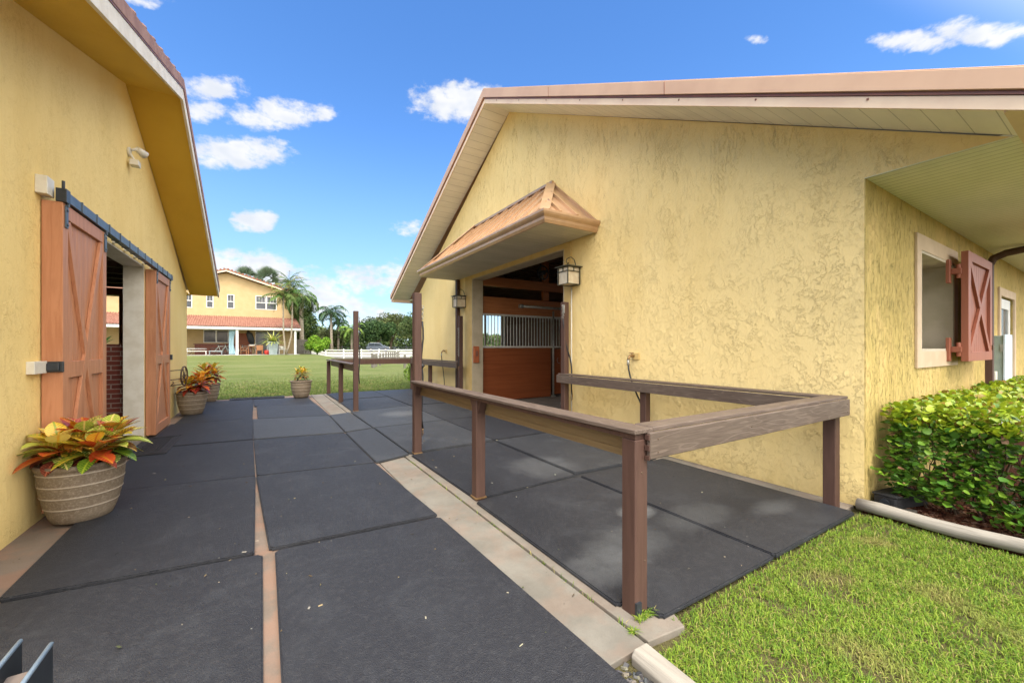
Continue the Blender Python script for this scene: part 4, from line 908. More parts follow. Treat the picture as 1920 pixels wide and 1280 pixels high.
fr = empty('hitching_rail', (1.82, 11.7, 0), 'brown rail around the far wash stall with a lone tall post, lawn behind it', 'hitching rail')
for (x, y, h) in ((1.80, 14.02, 1.08), (1.81, 11.72, 1.08), (1.85, 9.87, 2.36), (4.54, 9.90, 2.36), (4.54, 12.2, 1.08), (4.54, 14.02, 1.08)):
    mb = MB(); post(mb, x, y, h, .105); p_ = mb.build('post', 'rail_post', fr)
    if h > 2 and x < 2:
        m2 = MB(); m2.box((x-.062, y-.062, .02), (x+.062, y+.062, .035)); m2.build('base_collar', 'brass', p_)
mb = MB(); mb.box((1.735, 9.94, 1.10), (1.885, 14.09, 1.13), bev=.004); mb.build('cap_board', 'comp_y', fr)
mb = MB(); mb.box((1.872, 9.94, .93), (1.897, 13.98, 1.085)); mb.build('side_board', 'comp_back', fr)
mb = MB(); mb.box((1.887, 13.96, 1.12), (4.64, 14.10, 1.15)); mb.build('cap_board', 'comp_x', fr)
mb = MB(); mb.box((1.86, 13.93, .95), (4.62, 13.956, 1.115)); mb.build('side_board', 'rail_post', fr)
mb = MB(); mb.box((4.46, 9.96, 1.10), (4.62, 13.95, 1.13)); mb.build('cap_board', 'comp_y', fr)
mb = MB(); mb.box((4.445, 9.97, .95), (4.47, 13.92, 1.095)); mb.build('side_board', 'comp_y', fr)

for (x, y, z, ax) in ((1.90, 1.476, .91, 'y'), (1.90, 1.476, .985, 'y'), (2.9, 1.476, .95, 'y'), (4.56, 1.476, .91, 'y'), (4.56, 1.476, .985, 'y'), (1.805, 1.512, .80, 'y'), (1.83, 1.512, .30, 'y')):
    mb = MB(); mb.tube([(x, y+.03, z), (x, y-.002, z)], .0045, 8); mb.build('screw', 'iron', nr)
# cross tie straps -----------------------------------------------------------
def strap(loc, L, label, knot, sag=0.0, chain=0):
    o = empty('tie_strap', loc, label, 'tie strap', 'straps hanging from the tall posts')
    x, y, z = loc
    mb = MB()
    pts = [(x, y, z-chain)]+[(x+.012*math.sin(k*1.1)+sag*sm(k/9), y+.006*math.cos(k*1.7)-sag*.3*sm(k/9), z-chain-(L-chain)*k/12) for k in range(1, 13)]
    mb.tube(pts, .0125, 6)
    if knot: mb.tube([(pts[5][0], pts[5][1], pts[5][2]+.03), (pts[5][0]+.012, pts[5][1], pts[5][2]), (pts[5][0], pts[5][1], pts[5][2]-.03)], [.015, .035, .015], 8)
    mb.build('strap', 'black_rubber', o)
    mb = MB(); e_ = pts[-1]
    mb.tube([e_, (e_[0], e_[1], e_[2]-.035)], .011, 8); mb.torus((e_[0], e_[1], e_[2]-.06), .02, .005, 'x', 12, 5); mb.tube([(e_[0], e_[1]+.02, e_[2]-.05), (e_[0], e_[1]+.015, e_[2]-.11)], .005, 6); mb.build('snap_hook', 'brass', o)
    mb = MB(); mb.torus((x, y, z+.015), .022, .005, 'y', 12, 5)
    if chain:
        n_ = int(chain/.035)
        for k in range(n_): mb.torus((x+.004*(-1)**k, y, z-.01-k*.035), .018, .0045, 'y' if k % 2 else 'x', 10, 4)
    mb.build('ring', 'galv', o)
    return o
strap((1.915, 5.46, 2.06), 1.70, 'black knotted strap on the tall post ending the near rail', True, 0, .18)
strap((4.475, 5.47, 2.22), 1.55, 'black strap and chain on the tall post right of the barn door', False, .16, .22)
strap((1.925, 9.85, 2.2), 1.55, 'black strap hanging on the lone tall post of the far rail', False, 0, .05)
strap((4.47, 9.87, 2.0), 1.0, 'pale chain and short strap on the tall post left of the barn door', False, 0, .75)
pl = empty('steel_plate', (4.49, 5.44, 2.2), 'small shiny steel ring plate near the top of the tall post by the barn door', 'ring plate')
mb = MB(); mb.box((4.478, 5.43, 2.11), (4.486, 5.48, 2.25)); mb.tube([(4.478, 5.455, 2.17), (4.47, 5.455, 2.17)], .014, 10); mb.build('plate', 'galv', pl, bevel=.002)

# spigots and hoses ----------------------------------------------------------
def spigot(y, z, label, hoselabel, down, bend):
    o = empty('spigot', (WX, y, z), label, 'faucet', 'wall spigots')
    mb = MB(); mb.box((WX-.022, y-.09, z-.055), (WX-.001, y+.03, z+.045)); mb.build('mount_plate', 'yellow_trim', o, bevel=.003)
    mb = MB(); mb.tube([(WX-.02, y, z), (WX-.11, y, z), (WX-.135, y, z-.03), (WX-.14, y, z-.06)], [.02, .02, .017, .02], 10); mb.tube([(WX-.07, y, z), (WX-.07, y, z+.04)], .010, 8); mb.build('tap', 'brass', o)
    mb = MB(); mb.torus((WX-.075, y+.0, z+.045), .03, .007, 'z', 14, 6); mb.tube([(WX-.105, y, z+.045), (WX-.045, y, z+.045)], .005, 6); mb.build('handle', 'brass', o)
    h = empty('garden_hose', (WX-.14, y, z-.06), hoselabel, 'hose', 'dark hoses on the wall spigots')
    mb = MB(); P = [(WX-.14, y, z-.06), (WX-.145, y, z-.14)]
    mb.tube(P, .018, 10); mb.build('coupling', 'galv', h)
    mb = MB(); pts = []
    for k in range(14):
        u = k/13; pts.append((WX-.145+.03*math.sin(u*3.1), y-bend*math.sin(u*1.7)**2, z-.12-(z-.16)*u))
    mb.tube(pts, .012, 8); mb.build('hose', 'black_rubber', h)
    return h
spigot(4.14, 1.38, 'brass spigot with round handle on the yellow wall inside the near wash stall', 'dark hose dropping from the near spigot down behind the rail', 1, .42)
spigot(11.49, 1.40, 'brass spigot on the wall of the far wash stall', 'dark hose dropping from the far spigot behind the grey rail board', 1, .2)
hc = empty('hose_coil', (4.42, 4.25, .03), 'black garden hose coiled flat on the rubber mat by the wall', 'hose')
mb = MB(); pts = []
for k in range(150):
    a_ = k*2*PI/30; rr = .17+.035*math.sin(k*.21)+.012*(k//30); pts.append((4.46+rr*math.cos(a_)*1.15+.02*math.sin(k*.09), 4.50+rr*math.sin(a_), .045+.018*(k//30)+.008*math.sin(k*.4)))
pts += [(4.60, 4.1, .06), (4.66, 3.95, .05), (4.69, 3.8, .05)]
mb.tube(pts, .0125, 7); mb.build('hose', 'black_rubber', hc)
hk = empty('iron_hook', (WX-.02, 10.24, .8), 'small black iron hook low on the wall between downspout and door trim', 'hook')
mb = MB(); mb.tube([(WX-.01, 10.22, .95), (WX-.05, 10.22, .95), (WX-.06, 10.22, .75), (WX-.05, 10.26, .68), (WX-.03, 10.28, .74)], .012, 8); mb.build('hook', 'black_metal', hk)

# door mats -----------------------------------------------------------------
def door_mat(name, cx, cy, wx, wy, label, rows):
    o = empty(name, (cx, cy, .024), label, 'door mat')
    mb = MB(); mb.box((cx-wx/2, cy-wy/2, .026), (cx+wx/2, cy+wy/2, .034), bev=.003)
    mb.build('mat_base', 'black_rubber', o)
    mb = MB()
    for m_ in (.0, .04, .075):
        for q_ in ((cx-wx/2+m_, cy-wy/2+m_, cx+wx/2-m_, cy-wy/2+m_+.018), (cx-wx/2+m_, cy+wy/2-m_-.018, cx+wx/2-m_, cy+wy/2-m_), (cx-wx/2+m_, cy-wy/2+m_+.019, cx-wx/2+m_+.018, cy+wy/2-m_-.019), (cx+wx/2-m_-.018, cy-wy/2+m_+.019, cx+wx/2-m_, cy+wy/2-m_-.019)):
            mb.box((q_[0], q_[1], .0345), (q_[2], q_[3], .043))
    nx_ = int((wx-.2)/.035); ny_ = int((wy-.2)/.035)
    for i in range(nx_):
        for j in range(ny_):
            x = cx-wx/2+.11+i*.035; y = cy-wy/2+.11+j*.035
            mb.box((x, y, .0345), (x+.016+.008*((i+j) % 2), y+.016, .041))
    mb.build('tread', 'black_rubber', o)
door_mat('door_mat', -1.37, 7.95, .46, 1.35, 'black patterned rubber door mat by the sliding door opening', 1)
door_mat('door_mat', -.12, 13.86, 1.35, .44, 'dark ridged door mat at the lawn edge of the pavement', 1)
# ------------------------------------------------------------------ pots and crotons
def make_pot():
    P = empty('planter_pot', (0, 0, 0), '', 'plant pot', 'ribbed brown resin plant pots')
    prof = [(0, .012), (.175, .0), (.190, .012), (.205, .05)]
    H = .50
    for k in range(1, 60):
        u = k/59; z = .05+u*(H-.10); r = .205+.068*math.sin(u*PI*.5)**.9
        ph = ((z+.012)/.098) % 1
        r += .006*max(0, 1-abs(ph-.5)/.075) if .07 < z < .44 else 0
        prof.append((r, z))
    prof += [(.281, .455), (.290, .47), (.291, .49), (.284, .502), (.262, .502), (.255, .49), (.252, .44)]
    mb = MB(); mb.lathe(prof, n=48); mb.build('pot_body', 'pot', P)
    mb = MB(); mb.lathe([(.253, .44), (.15, .447), (.0, .45)], n=24); mb.build('soil', 'soil', P)
    return P
pot0 = make_pot()
pots = [((-1.34, 4.97, .022), 'ribbed brown pot nearest the camera, by the left wall', 1.0), ((-1.34, 11.35, .024), 'ribbed brown pot just beyond the far sliding door', .98), ((-1.30, 13.95, .0), 'ribbed brown pot half hidden at the far end of the left wall', 1.0), ((.97, 13.38, .03), 'ribbed brown pot standing alone at the lawn edge', 1.0)]
for i, (l, lab, s_) in enumerate(pots):
    p_ = pot0 if i == 0 else copy_tree(pot0)
    p_.location = l; p_['label'] = lab; p_.rotation_euler = (0, 0, i*1.3)
YE = (.75, .50, .05); YL = (.80, .66, .22); OR = (.62, .21, .02); RD = (.50, .045, .02); DR = (.14, .03, .02); GR = (.07, .16, .015); LG = (.28, .38, .03); MA = (.20, .035, .03); PK_ = (.50, .15, .08)
def croton(name, loc, heads, L, W, pal, label, nl=22):
    o = empty(name, loc, label, 'croton', 'croton plants in the ribbed pots')
    lv = Leaves(); mb = MB()
    for (hx, hy, hz) in heads:
        mb.tube([(hx*.4, hy*.4, 0), (hx*.8, hy*.8, hz*.5), (hx, hy, hz)], [.012, .010, .007], 7)
        a_ = rnd(0, 6)
        for i in range(nl):
            u = i/nl; a_ += 2.399
            z = hz*(.42+.58*u)+.0; el_ = -.25+1.55*u**1.1+rnd(-.12, .12)
            d = (math.cos(a_)*math.cos(el_), math.sin(a_)*math.cos(el_), math.sin(el_))
            c = random.choices(pal[0] if u > .55 else (pal[1] if u > .2 else pal[2]))[0]
            base, vein = c
            l_ = L*(.72+.38*math.sin(u*PI))*rnd(.85, 1.12)
            lv.leaf((hx+d[0]*.012, hy+d[1]*.012, z), d, (0, 0, 1), l_, W*rnd(.8, 1.12)*(1 if u > .2 else .9), jit(base, .25), jit(vein), bend=rnd(.35, .95), prof=(.10, .62, .95, 1, .86, .52, 0), fold=rnd(.15, .4))
    mb.build('stem', 'stem', o)
    f_ = lv.build('foliage', 'croton', o)
    return o
palA = ([(YE, OR), (YL, YE), (YL, LG), (YE, LG), (OR, YE), (YE, DR), (RD, OR), (LG, YL)], [(OR, YE), (YE, GR), (GR, YE), (DR, YE), (RD, OR), (LG, YL), (OR, DR)], [(DR, OR), (GR, YL), (MA, PK_), (DR, PK_), (GR, LG)])
palB = ([(OR, YE), (YE, OR), (OR, RD), (YE, LG)], [(OR, RD), (OR, YE), (RD, OR), (DR, OR)], [(RD, PK_), (MA, RD), (DR, RD)])
palC = ([(LG, YE), (YE, OR), (GR, YE)], [(OR, YE), (DR, OR), (GR, YE)], [(DR, GR), (GR, DR), (DR, OR)])
croton('croton_plant', (-1.34, 4.97, .46), [(-.10, -.17, .27), (.16, .02, .30), (-.08, .18, .27), (.12, -.20, .22), (.15, .22, .24), (0, 0, .27), (.02, -.05, .33), (-.16, .05, .24), (.2, -.1, .26)], .24, .128, palA, 'big yellow orange and green croton in the pot nearest the camera', 21)
croton('croton_plant', (-1.34, 11.35, .46), [(.0, 0, .30), (.14, .12, .40), (-.06, -.14, .28), (.16, -.12, .32)], .30, .10, palB, 'orange and red croton in the pot beyond the far sliding door')
croton('croton_plant', (-1.30, 13.95, .46), [(.0, 0, .42), (.12, .1, .50), (.0, -.14, .34), (.16, -.08, .36), (-.1, .1, .5)], .30, .10, palB, 'tall orange yellow croton in the half hidden pot at the end of the left wall')
croton('croton_plant', (.97, 13.38, .48), [(0, 0, .40), (.10, .06, .34), (-.09, .08, .30), (.02, -.12, .32)], .20, .05, palC, 'small dark green and orange croton alone at the lawn edge', 26)

# ------------------------------------------------------------------ hedge, mulch, edging
hg = empty('hedge', (5.1, .6, 0), 'glossy green round leaved hedge along the side wall of the barn', 'hedge')
lv = Leaves(); HP = (.12, .80, 1.0, .98, .74, 0)
def hedge_leaf(p, out):
    u = np.array(out)+np.array([rnd(-.9, .9), rnd(-.9, .9), rnd(-.5, 1.0)]); 
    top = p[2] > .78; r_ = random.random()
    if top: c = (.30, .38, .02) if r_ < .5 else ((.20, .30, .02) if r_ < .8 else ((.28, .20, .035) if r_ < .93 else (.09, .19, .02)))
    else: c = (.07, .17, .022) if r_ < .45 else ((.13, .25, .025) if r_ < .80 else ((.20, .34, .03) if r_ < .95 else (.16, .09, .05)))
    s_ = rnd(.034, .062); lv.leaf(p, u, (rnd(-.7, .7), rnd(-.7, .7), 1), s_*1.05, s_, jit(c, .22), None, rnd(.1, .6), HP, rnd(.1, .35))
HY0, HY1 = -1.6, 1.30
def hedge_surface(y): return 5.05+.10*noise.noise((y*1.9, 2, 1))
for k in range(8600):                       # end face towards the lawn
    y = rnd(HY0, HY1); z = rnd(.10, .93)**.92; n_ = noise.noise((y*3.2, z*3.2, 5)); n2 = noise.noise((y*9, z*9, 1))
    if n_+.5*n2 < -.22 and random.random() < .75: continue
    bulge = .10*math.sin(min(1, z/.9)*PI)+.13*max(0, .42-z)*1.0
    dep = rnd(0, 1)**1.6*.38
    x = hedge_surface(y)-bulge*.6+.12*n_+dep-.04
    if x < 4.86+.2*z: x = 4.86+.2*z+rnd(0, .1)
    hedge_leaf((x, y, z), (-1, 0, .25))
for k in range(9000):                      # top
    u = random.random()**1.7; x = 4.98+u*8.0; y = rnd(HY0 if x < 7 else -.2, HY1)
    z = .93+.05*noise.noise((x*1.7, y*1.7, 3))+.05*noise.noise((x*6, y*6, 8))-rnd(0, 1)**2*.16+.02*sm((x-5)/3)
    if x < 5.15: z -= (5.15-x)*.6
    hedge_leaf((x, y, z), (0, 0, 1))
for k in range(1500):
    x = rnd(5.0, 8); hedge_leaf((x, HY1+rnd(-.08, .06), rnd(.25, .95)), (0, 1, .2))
for (y0, z0, nn) in ((.98, .22, 60), (.55, .12, 70), (1.25, .30, 60), (.75, .30, 50), (.20, .10, 70)):    # sprigs leaning out over the mulch
    for k in range(nn):
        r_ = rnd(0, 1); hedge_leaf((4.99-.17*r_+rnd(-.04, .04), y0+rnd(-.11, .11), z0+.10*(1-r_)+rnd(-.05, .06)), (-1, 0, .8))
hf = lv.build('foliage', 'leaf', hg); hf.location = -hg.location
mb = MB()
for k in range(70):
    y = rnd(HY0, HY1-.03); x = 5.22+rnd(0, .35); z = 0.0; pts = [(x, y, z)]
    for s_ in range(5): x += rnd(-.085, .03); y += rnd(-.07, .07); z += rnd(.09, .18); pts.append((max(x, 4.95), min(y, 1.33), z))
    mb.tube(pts, [.009, .007, .006, .005, .004, .003], 5, caps=False)
for k in range(60):
    x = rnd(5.4, 12); y = rnd(-.2, 1.2); mb.tube([(x, y, 0), (x+rnd(-.1, .1), y+rnd(-.1, .1), .5), (x+rnd(-.2, .2), y+rnd(-.2, .2), .9)], [.012, .008, .004], 5, caps=False)
mb.build('branch', 'stem', hg)
def lumps(name, n, xr, yr, zf, sr, cols, mat, flat=.35, label=None, cat=None):
    V = []; F = []; L_ = []; C = []
    base = np.array([(-1, -1, -1), (1, -1, -1), (1, 1, -1), (-1, 1, -1), (-1, -1, 1), (1, -1, 1), (1, 1, 1), (-1, 1, 1)], float)*.5
    FF = [(0, 3, 2, 1), (4, 5, 6, 7), (0, 1, 5, 4), (1, 2, 6, 5), (2, 3, 7, 6), (3, 0, 4, 7)]
    for k in range(n):
        x, y = rnd(*xr), rnd(*yr); s_ = rnd(*sr); a_ = rnd(0, 6.3)
        m_ = np.array(Matrix.Rotation(a_, 3, 'Z') @ Matrix.Rotation(rnd(-.5, .5), 3, 'X') @ Matrix.Rotation(rnd(-.4, .4), 3, 'Y'))
        b_ = base*(s_, s_*rnd(.35, .8), s_*flat*rnd(.5, 1))*(1+rng.uniform(-.25, .25, (8, 3)))
        v = b_ @ m_.T+(x, y, zf(x, y)+s_*flat*.3); o = len(V); V += v.tolist(); c = jit(random.choice(cols), .3); C += [c]*8
        for f in FF: F.append(4); L_ += [o+i for i in f]
    ob = np_mesh(name, np.array(V), F, L_, np.array(C), mat, kind='stuff'); 
    return ob
lumps('mulch', 5200, (4.77, 5.6), (-1.4, 1.38), lambda x, y: .0, (.02, .065), [(.10, .032, .018), (.17, .07, .04), (.055, .02, .012), (.26, .14, .09)], 'chips', .3)
mb = MB(); pts = [(4.72-.02*math.sin(k*.5), 1.45-k*.16, .045+.006*math.sin(k*1.3)) for k in range(24)]
mb.tube(pts, [.053+.003*math.sin(k*2.1)+.004*noise.noise((k*.7, 1, 1)) for k in range(24)], 16); lg = mb.build('landscape_log', 'log_grey', None, origin=(4.72, 1.4, 0)); tag(lg, 'long weathered grey round timber edging the mulch bed', 'garden edging')
mb = MB(); mb.prism([(1.515, 1.335, -.04), (1.62, 1.335, -.04), (1.632, 1.33, .015), (1.615, 1.33, .04), (1.53, 1.33, .042), (1.508, 1.33, .012)], (-.06, -1.9, 0))
lg = mb.build('landscape_log', 'log_grey', None, origin=(1.56, 1.3, 0), bevel=.008); tag(lg, 'short grey timber edging running out of frame by the drain strip', 'garden edging')
bt = empty('bait_box', (5.0, 1.27, 0), 'low black plastic bait box at the foot of the wall corner under the hedge', 'bait box')
mb = MB(); mb.prism([(4.86, 1.22, .03), (5.28, 1.10, .03), (5.33, 1.30, .03), (4.88, 1.385, .03)], (0, 0, .10)); mb.build('box_body', 'black_rubber', bt, bevel=.012)
mb = MB(); mb.prism([(4.85, 1.21, .132), (5.29, 1.09, .132), (5.34, 1.31, .132), (4.87, 1.395, .132)], (0, 0, .018)); mb.build('lid', 'black_rubber', bt, bevel=.006)
mb = MB(); mb.tube([(4.853, 1.30, .075), (4.875, 1.30, .075)], .035, 14); mb.build('entry_hole', 'black_metal', bt)
mb = MB(); mb.box((4.83, 1.12, -.01), (5.05, 1.38, .025), bev=.008); pv = mb.build('paving_stone', 'concrete', None, origin=(4.93, 1.25, 0)); tag(pv, 'small concrete stone under the black bait box', 'paving stone')
lumps('gravel', 900, (1.2, 1.52), (.3, 1.34), lambda x, y: -.035, (.008, .03), [(.05, .052, .055), (.10, .10, .10), (.20, .18, .14), (.03, .03, .03)], 'gravel', .6)

# ------------------------------------------------------------------ grass blades
def grass(name, pts, hmin, hmax, wd, cols, wts):
    n = len(pts); P = np.asarray(pts, float); a_ = rng.uniform(0, 2*PI, n); h = rng.uniform(hmin, hmax, n); lean = rng.uniform(.25, 1.5, n); w_ = rng.uniform(.6, 1.3, n)*wd
    D_ = np.stack([np.cos(a_), np.sin(a_), np.zeros(n)], 1); Sd = np.stack([-np.sin(a_), np.cos(a_), np.zeros(n)], 1); up = np.array([0, 0, 1.0])
    m1 = P+D_*(h*.35*lean)[:, None]+up*(h*.6)[:, None]; tip = P+D_*(h*.95*lean)[:, None]+up*(h*np.clip(1.05-.35*lean, .35, 1))[:, None]
    V = np.stack([P-Sd*w_[:, None]*.5, P+Sd*w_[:, None]*.5, m1-Sd*w_[:, None]*.45, m1+Sd*w_[:, None]*.45, tip], 1).reshape(-1, 3)
    base = np.arange(n)[:, None]*5
    L_ = (base+np.array([0, 1, 3, 2, 2, 3, 4])).ravel(); F = np.tile([4, 3], n)
    ci = rng.choice(len(cols), n, p=wts); C = np.array(cols)[ci]*rng.uniform(.75, 1.25, (n, 1))
    clump = np.array([noise.noise((p[0]*2.2, p[1]*2.2, 9)) for p in P[::1]]); dry = np.clip(clump*1.8-.50, 0, .5)[:, None]
    C = C*(1-dry)+np.array((.36, .28, .12))*dry
    C = np.repeat(C, 5, 0)
    return np_mesh(name, V, F, L_, C, 'grass_blade', kind='stuff')
GC = [(.22, .33, .035), (.14, .25, .03), (.29, .37, .05), (.38, .32, .12), (.08, .15, .025)]; GW = [.36, .26, .18, .10, .10]
pts = []
def near_lawn(x, y):
    if x > 4.66 or y > 1.37: return False
    if x < 1.62: return False
    if 1.6 < x < 4.5 and y > 1.40-.0: return False
    if x < 1.9 and y > 1.30: return False
    return True
while len(pts) < 125000:
    x, y = rnd(1.6, 4.68), rnd(-1.3, 1.40)
    if not near_lawn(x, y): continue
    d = noise.noise((x*3.1, y*3.1, 4))+.6*noise.noise((x*8, y*8, 2))
    if d < -.28 and random.random() < .7: continue
    if y > 1.28 and random.random() < .45: continue
    pts.append((x, y, -.035+.006*noise.noise((x*5, y*5, 0))))
grass('grass', pts, .014, .046, .0038, GC, GW)
pts = []
for k in range(260):                         # weeds in the joints of the slab
    y = rnd(1.4, 5.2); pts.append((1.664+rnd(-.006, .006), y if noise.noise((y*4, 0, 0)) > -.05 else 1.45, -.018))
for k in range(160): pts.append((1.80+rnd(-.07, .07), 1.50+rnd(-.03, .01), .002))
for k in range(900):
    x = rnd(1.9, 4.6); pts.append((x, 1.385+rnd(-.02, .012), -.02))
for k in range(300): pts.append((4.66+rnd(-.02, .01), rnd(-1, 1.3), -.03))
grass('grass', pts, .015, .05, .004, GC, GW)
pts = []
while len(pts) < 60000:
    y = 14.27+abs(rng.normal(0, 1))*3.2; x = rnd(-3.5, 9)
    if y > 26 or (x > 4.7 and y < 14.2): continue
    pts.append((x, y, gz(x, y)))
GC2 = [(.145, .20, .04), (.11, .17, .032), (.19, .22, .06), (.24, .22, .10), (.07, .11, .025)]
grass('grass', pts, .03, .07, .014, GC2, GW)

# hay bits, leaf scraps and grit lying on the mats and concrete
V = []; F = []; L_ = []; C = []
for k in range(750):
    x = rnd(-1.55, 4.6); y = rnd(.4, 9)**1.0
    if x > 1.7 and y < 1.45: continue
    s_ = rnd(.0025, .006) if random.random() < .8 else rnd(.006, .016); a_ = rnd(0, 6.3); w2 = s_*rnd(.12, .5); c = jit(random.choice([(.20, .16, .09), (.18, .17, .15), (.11, .08, .045), (.26, .23, .17), (.07, .08, .04)]), .25)
    o_ = len(V); d_ = np.array((math.cos(a_), math.sin(a_), 0)); n_ = np.array((-math.sin(a_), math.cos(a_), 0)); p = np.array((x, y, .036 if not 1.3 < x < 1.66 or 5.3 < y < 9.7 else .002))
    V += [p-d_*s_-n_*w2, p+d_*s_-n_*w2, p+d_*s_+n_*w2+(0, 0, .004), p-d_*s_+n_*w2+(0, 0, .003)]; F.append(4); L_ += [o_, o_+1, o_+2, o_+3]; C += [c]*4
np_mesh('debris', np.array(V), F, L_, np.array(C), 'chips', kind='stuff')

# ------------------------------------------------------------------ steel trough in the lower left corner
tr = empty('steel_trough', (-.75, 1.9, 0), 'blue grey steel stand with upright side plates in the lower left corner', 'metal stand')
for (x, ye, lab) in ((-.70, 2.04, 'left'), (-.605, 1.965, 'right')):
    mb = MB(); mb.box((x-.004, 1.45, .0), (x+.004, ye, .50)); sp = mb.build('side_plate', 'blue_steel', tr)
    mb = MB(); mb.tube([(x, 1.44, .503), (x, ye, .503)], .007, 10); mb.build('rolled_edge', 'steel_edge', sp)
mb = MB(); mb.box((-.95, 1.45, .42), (-.706, 2.02, .445), bev=.003); mb.box((-.697, 1.45, .42), (-.611, 1.945, .445), bev=.003); mb.build('tread', 'plank_grey', tr)
mb = MB(); mb.box((-.958, 1.45, 0), (-.951, 2.02, .5)); mb.build('side_plate', 'blue_steel', tr)

# ------------------------------------------------------------------ house beyond the lawn
HZ = .83; HY = 50.0; HF = 46.0
hs_ = empty('house', (-4, HY, HZ), 'two storey yellow house with a red tiled patio roof beyond the lawn', 'house')
wins = [(-.58, 1.22, 5.62, 6.95), (-3.02, -2.54, 5.58, 6.90), (-4.72, -4.27, 5.58, 6.78), (-6.9, -5.95, 5.5, 6.8), (-9.4, -8.6, 5.5, 6.8)]
low = [(-4.95, -3.02, 2.08, 3.25), (-.60, 1.45, HZ+.02, 3.22)]
mb = MB(); mb.grid([-20, 2.91], [HZ, 6.9], wins+low, HY, HY+.25)
mb.prism([(-9.2, HY, 6.901), (2.91, HY, 6.901), (2.91, HY, 7.24), (-3.12, HY, 9.16), (-9.2, HY, 7.24)], (0, .25, 0))
mb.box((2.66, HY+.251, HZ), (2.91, 62, 7.2)); mb.box((-20, HY+.251, HZ), (-19.7, 62, 7)); mb.box((-20, 61.7, HZ), (2.65, 62, 7)); mb.build('wall', 'house_wall', hs_)
mb = MB(); sl = (9.34-7.19)/6.76
mb.prism([(3.66, HY-.55, 7.17), (-3.12, HY-.55, 9.33), (-9.9, HY-.55, 7.17), (-9.9, HY-.55, 7.32), (-3.12, HY-.55, 9.48), (3.66, HY-.55, 7.32)], (0, 12.9, 0))
mb.prism([(-20.5, HY-.5, 7.0), (-20.5, HY+6, 9.2), (-20.5, HY+12.4, 7.0), (-20.5, HY+12.4, 6.9), (-20.5, HY-.5, 6.9)], (11.2, 0, 0)); mb.build('roof', 'tiles', hs_)
mb = MB()
mb.prism([(3.70, HY-.585, 7.05), (-3.12, HY-.585, 9.21), (-9.94, HY-.585, 7.05), (-9.94, HY-.585, 7.20), (-3.12, HY-.585, 9.36), (3.70, HY-.585, 7.20)], (0, .03, 0)); mb.build('rake_board', 'fascia', hs_)
mb = MB()
for k in range(44):
    u = (k+.5)/44; x = 3.66-u*13.56; z = 7.34+min(abs(x-3.66), abs(x+9.9))*(2.16/6.78)
    mb.tube([(x, HY-.62, z), (x, HY-.1, z)], .10, 8)
mb.build('rake_tiles', 'fascia_brown', hs_)
# patio roof of barrel tiles
mb = MB(); nT = 128; xx0, xx1 = -20.0, 3.05
V = []; nr_ = 7
for j in range(14):
    v = j/13; 
    for i in range(nT*6+1):
        u = i/(nT*6); x = xx0+(xx1+.25*(1-v)-xx0)*u; ph = (i % 6)/6*2*PI
        step_ = ((v*nr_) % 1)*-.05
        V.append((x, HF-.35+v*(HY-HF+.34), 3.52+v*1.22+.055*math.cos(ph)+step_))
w_ = nT*6+1
mb.add(V, [(j*w_+i, j*w_+i+1, (j+1)*w_+i+1, (j+1)*w_+i) for j in range(13) for i in range(w_-1)], True); mb.build('patio_roof', 'tiles', hs_, recalc=False)
mb = MB(); mb.box((-20, HF-.32, 3.26), (3.28, HF-.26, 3.46)); mb.box((-20, HF-.25, 3.22), (2.9, HF+.05, 3.34)); mb.box((3.2, HF-.25, 3.26), (3.28, HY, 3.46)); mb.build('patio_fascia', 'white_paint', hs_)
mb = MB(); mb.box((-20, HF+.06, 3.36), (3.19, HY-.01, 3.40)); mb.build('patio_ceiling', 'yellow_trim', hs_)
for x in (-2.06, 2.80, -7.5, -12.5, -17.5):
    mb = MB(); mb.box((x-.1, HF-.16, HZ), (x+.1, HF+.04, 3.219)); mb.build('column', 'white_paint', hs_)
for (a_, b_, c, d) in wins+low:
    mb = MB(); mb.grid([a_-.06, b_+.06], [c-.06, d+.06], [(a_, b_, c, d)], HY-.03, HY-.002)
    w2 = b_-a_
    if w2 > 1.2: mb.box(((a_+b_)/2-.06, HY-.02, c), ((a_+b_)/2+.06, HY+.1, d))
    if d > 5: mb.box((a_, HY+.01, (c+d)/2-.035), (b_, HY+.08, (c+d)/2+.035))
    for k in range(1, int(w2/.3)+1):
        if d > 5 and w2 < 2.3: mb.box((a_+k*w2/(int(w2/.3)+1)-.01, HY+.03, (c+d)/2), (a_+k*w2/(int(w2/.3)+1)+.01, HY+.07, d))
    fw = mb.build('window' if c > 1.5 else 'patio_door', 'white_paint', hs_, origin=((a_+b_)/2, HY, c))
    mb = MB(); mb.box((a_, HY+.10, c), (b_, HY+.14, d)); mb.build('pane', 'window_glass', fw)
    if d > 5:
        mb = MB(); mb.box((a_+.02, HY+.145, (c+d)/2-.2*((a_*7) % 1)), (b_-.02, HY+.16, d)); mb.build('blind', 'blind', fw)
mb = MB(); mb.prism([(-20, HF-1.3, HZ-.4), (.95, HF-1.3, HZ-.4), (.95, HF-.3, HZ-.4), (3.2, HF-.2, HZ-.4), (3.2, HY, HZ-.4), (-20, HY, HZ-.4)], (0, 0, .41)); tag(mb.build('patio', 'patio_concrete'), kind='structure')
mb = MB(); mb.box((-5.6, HY-.9, HZ+.01), (-2.3, HY-.01, HZ+1.0)); mb.box((-5.7, HY-.95, HZ+1.01), (-2.25, HY-.01, HZ+1.08)); oc = mb.build('counter', 'brick', None, origin=(-4, HY-.5, HZ)); tag(oc, 'low red brick counter under the patio window of the house', 'counter')
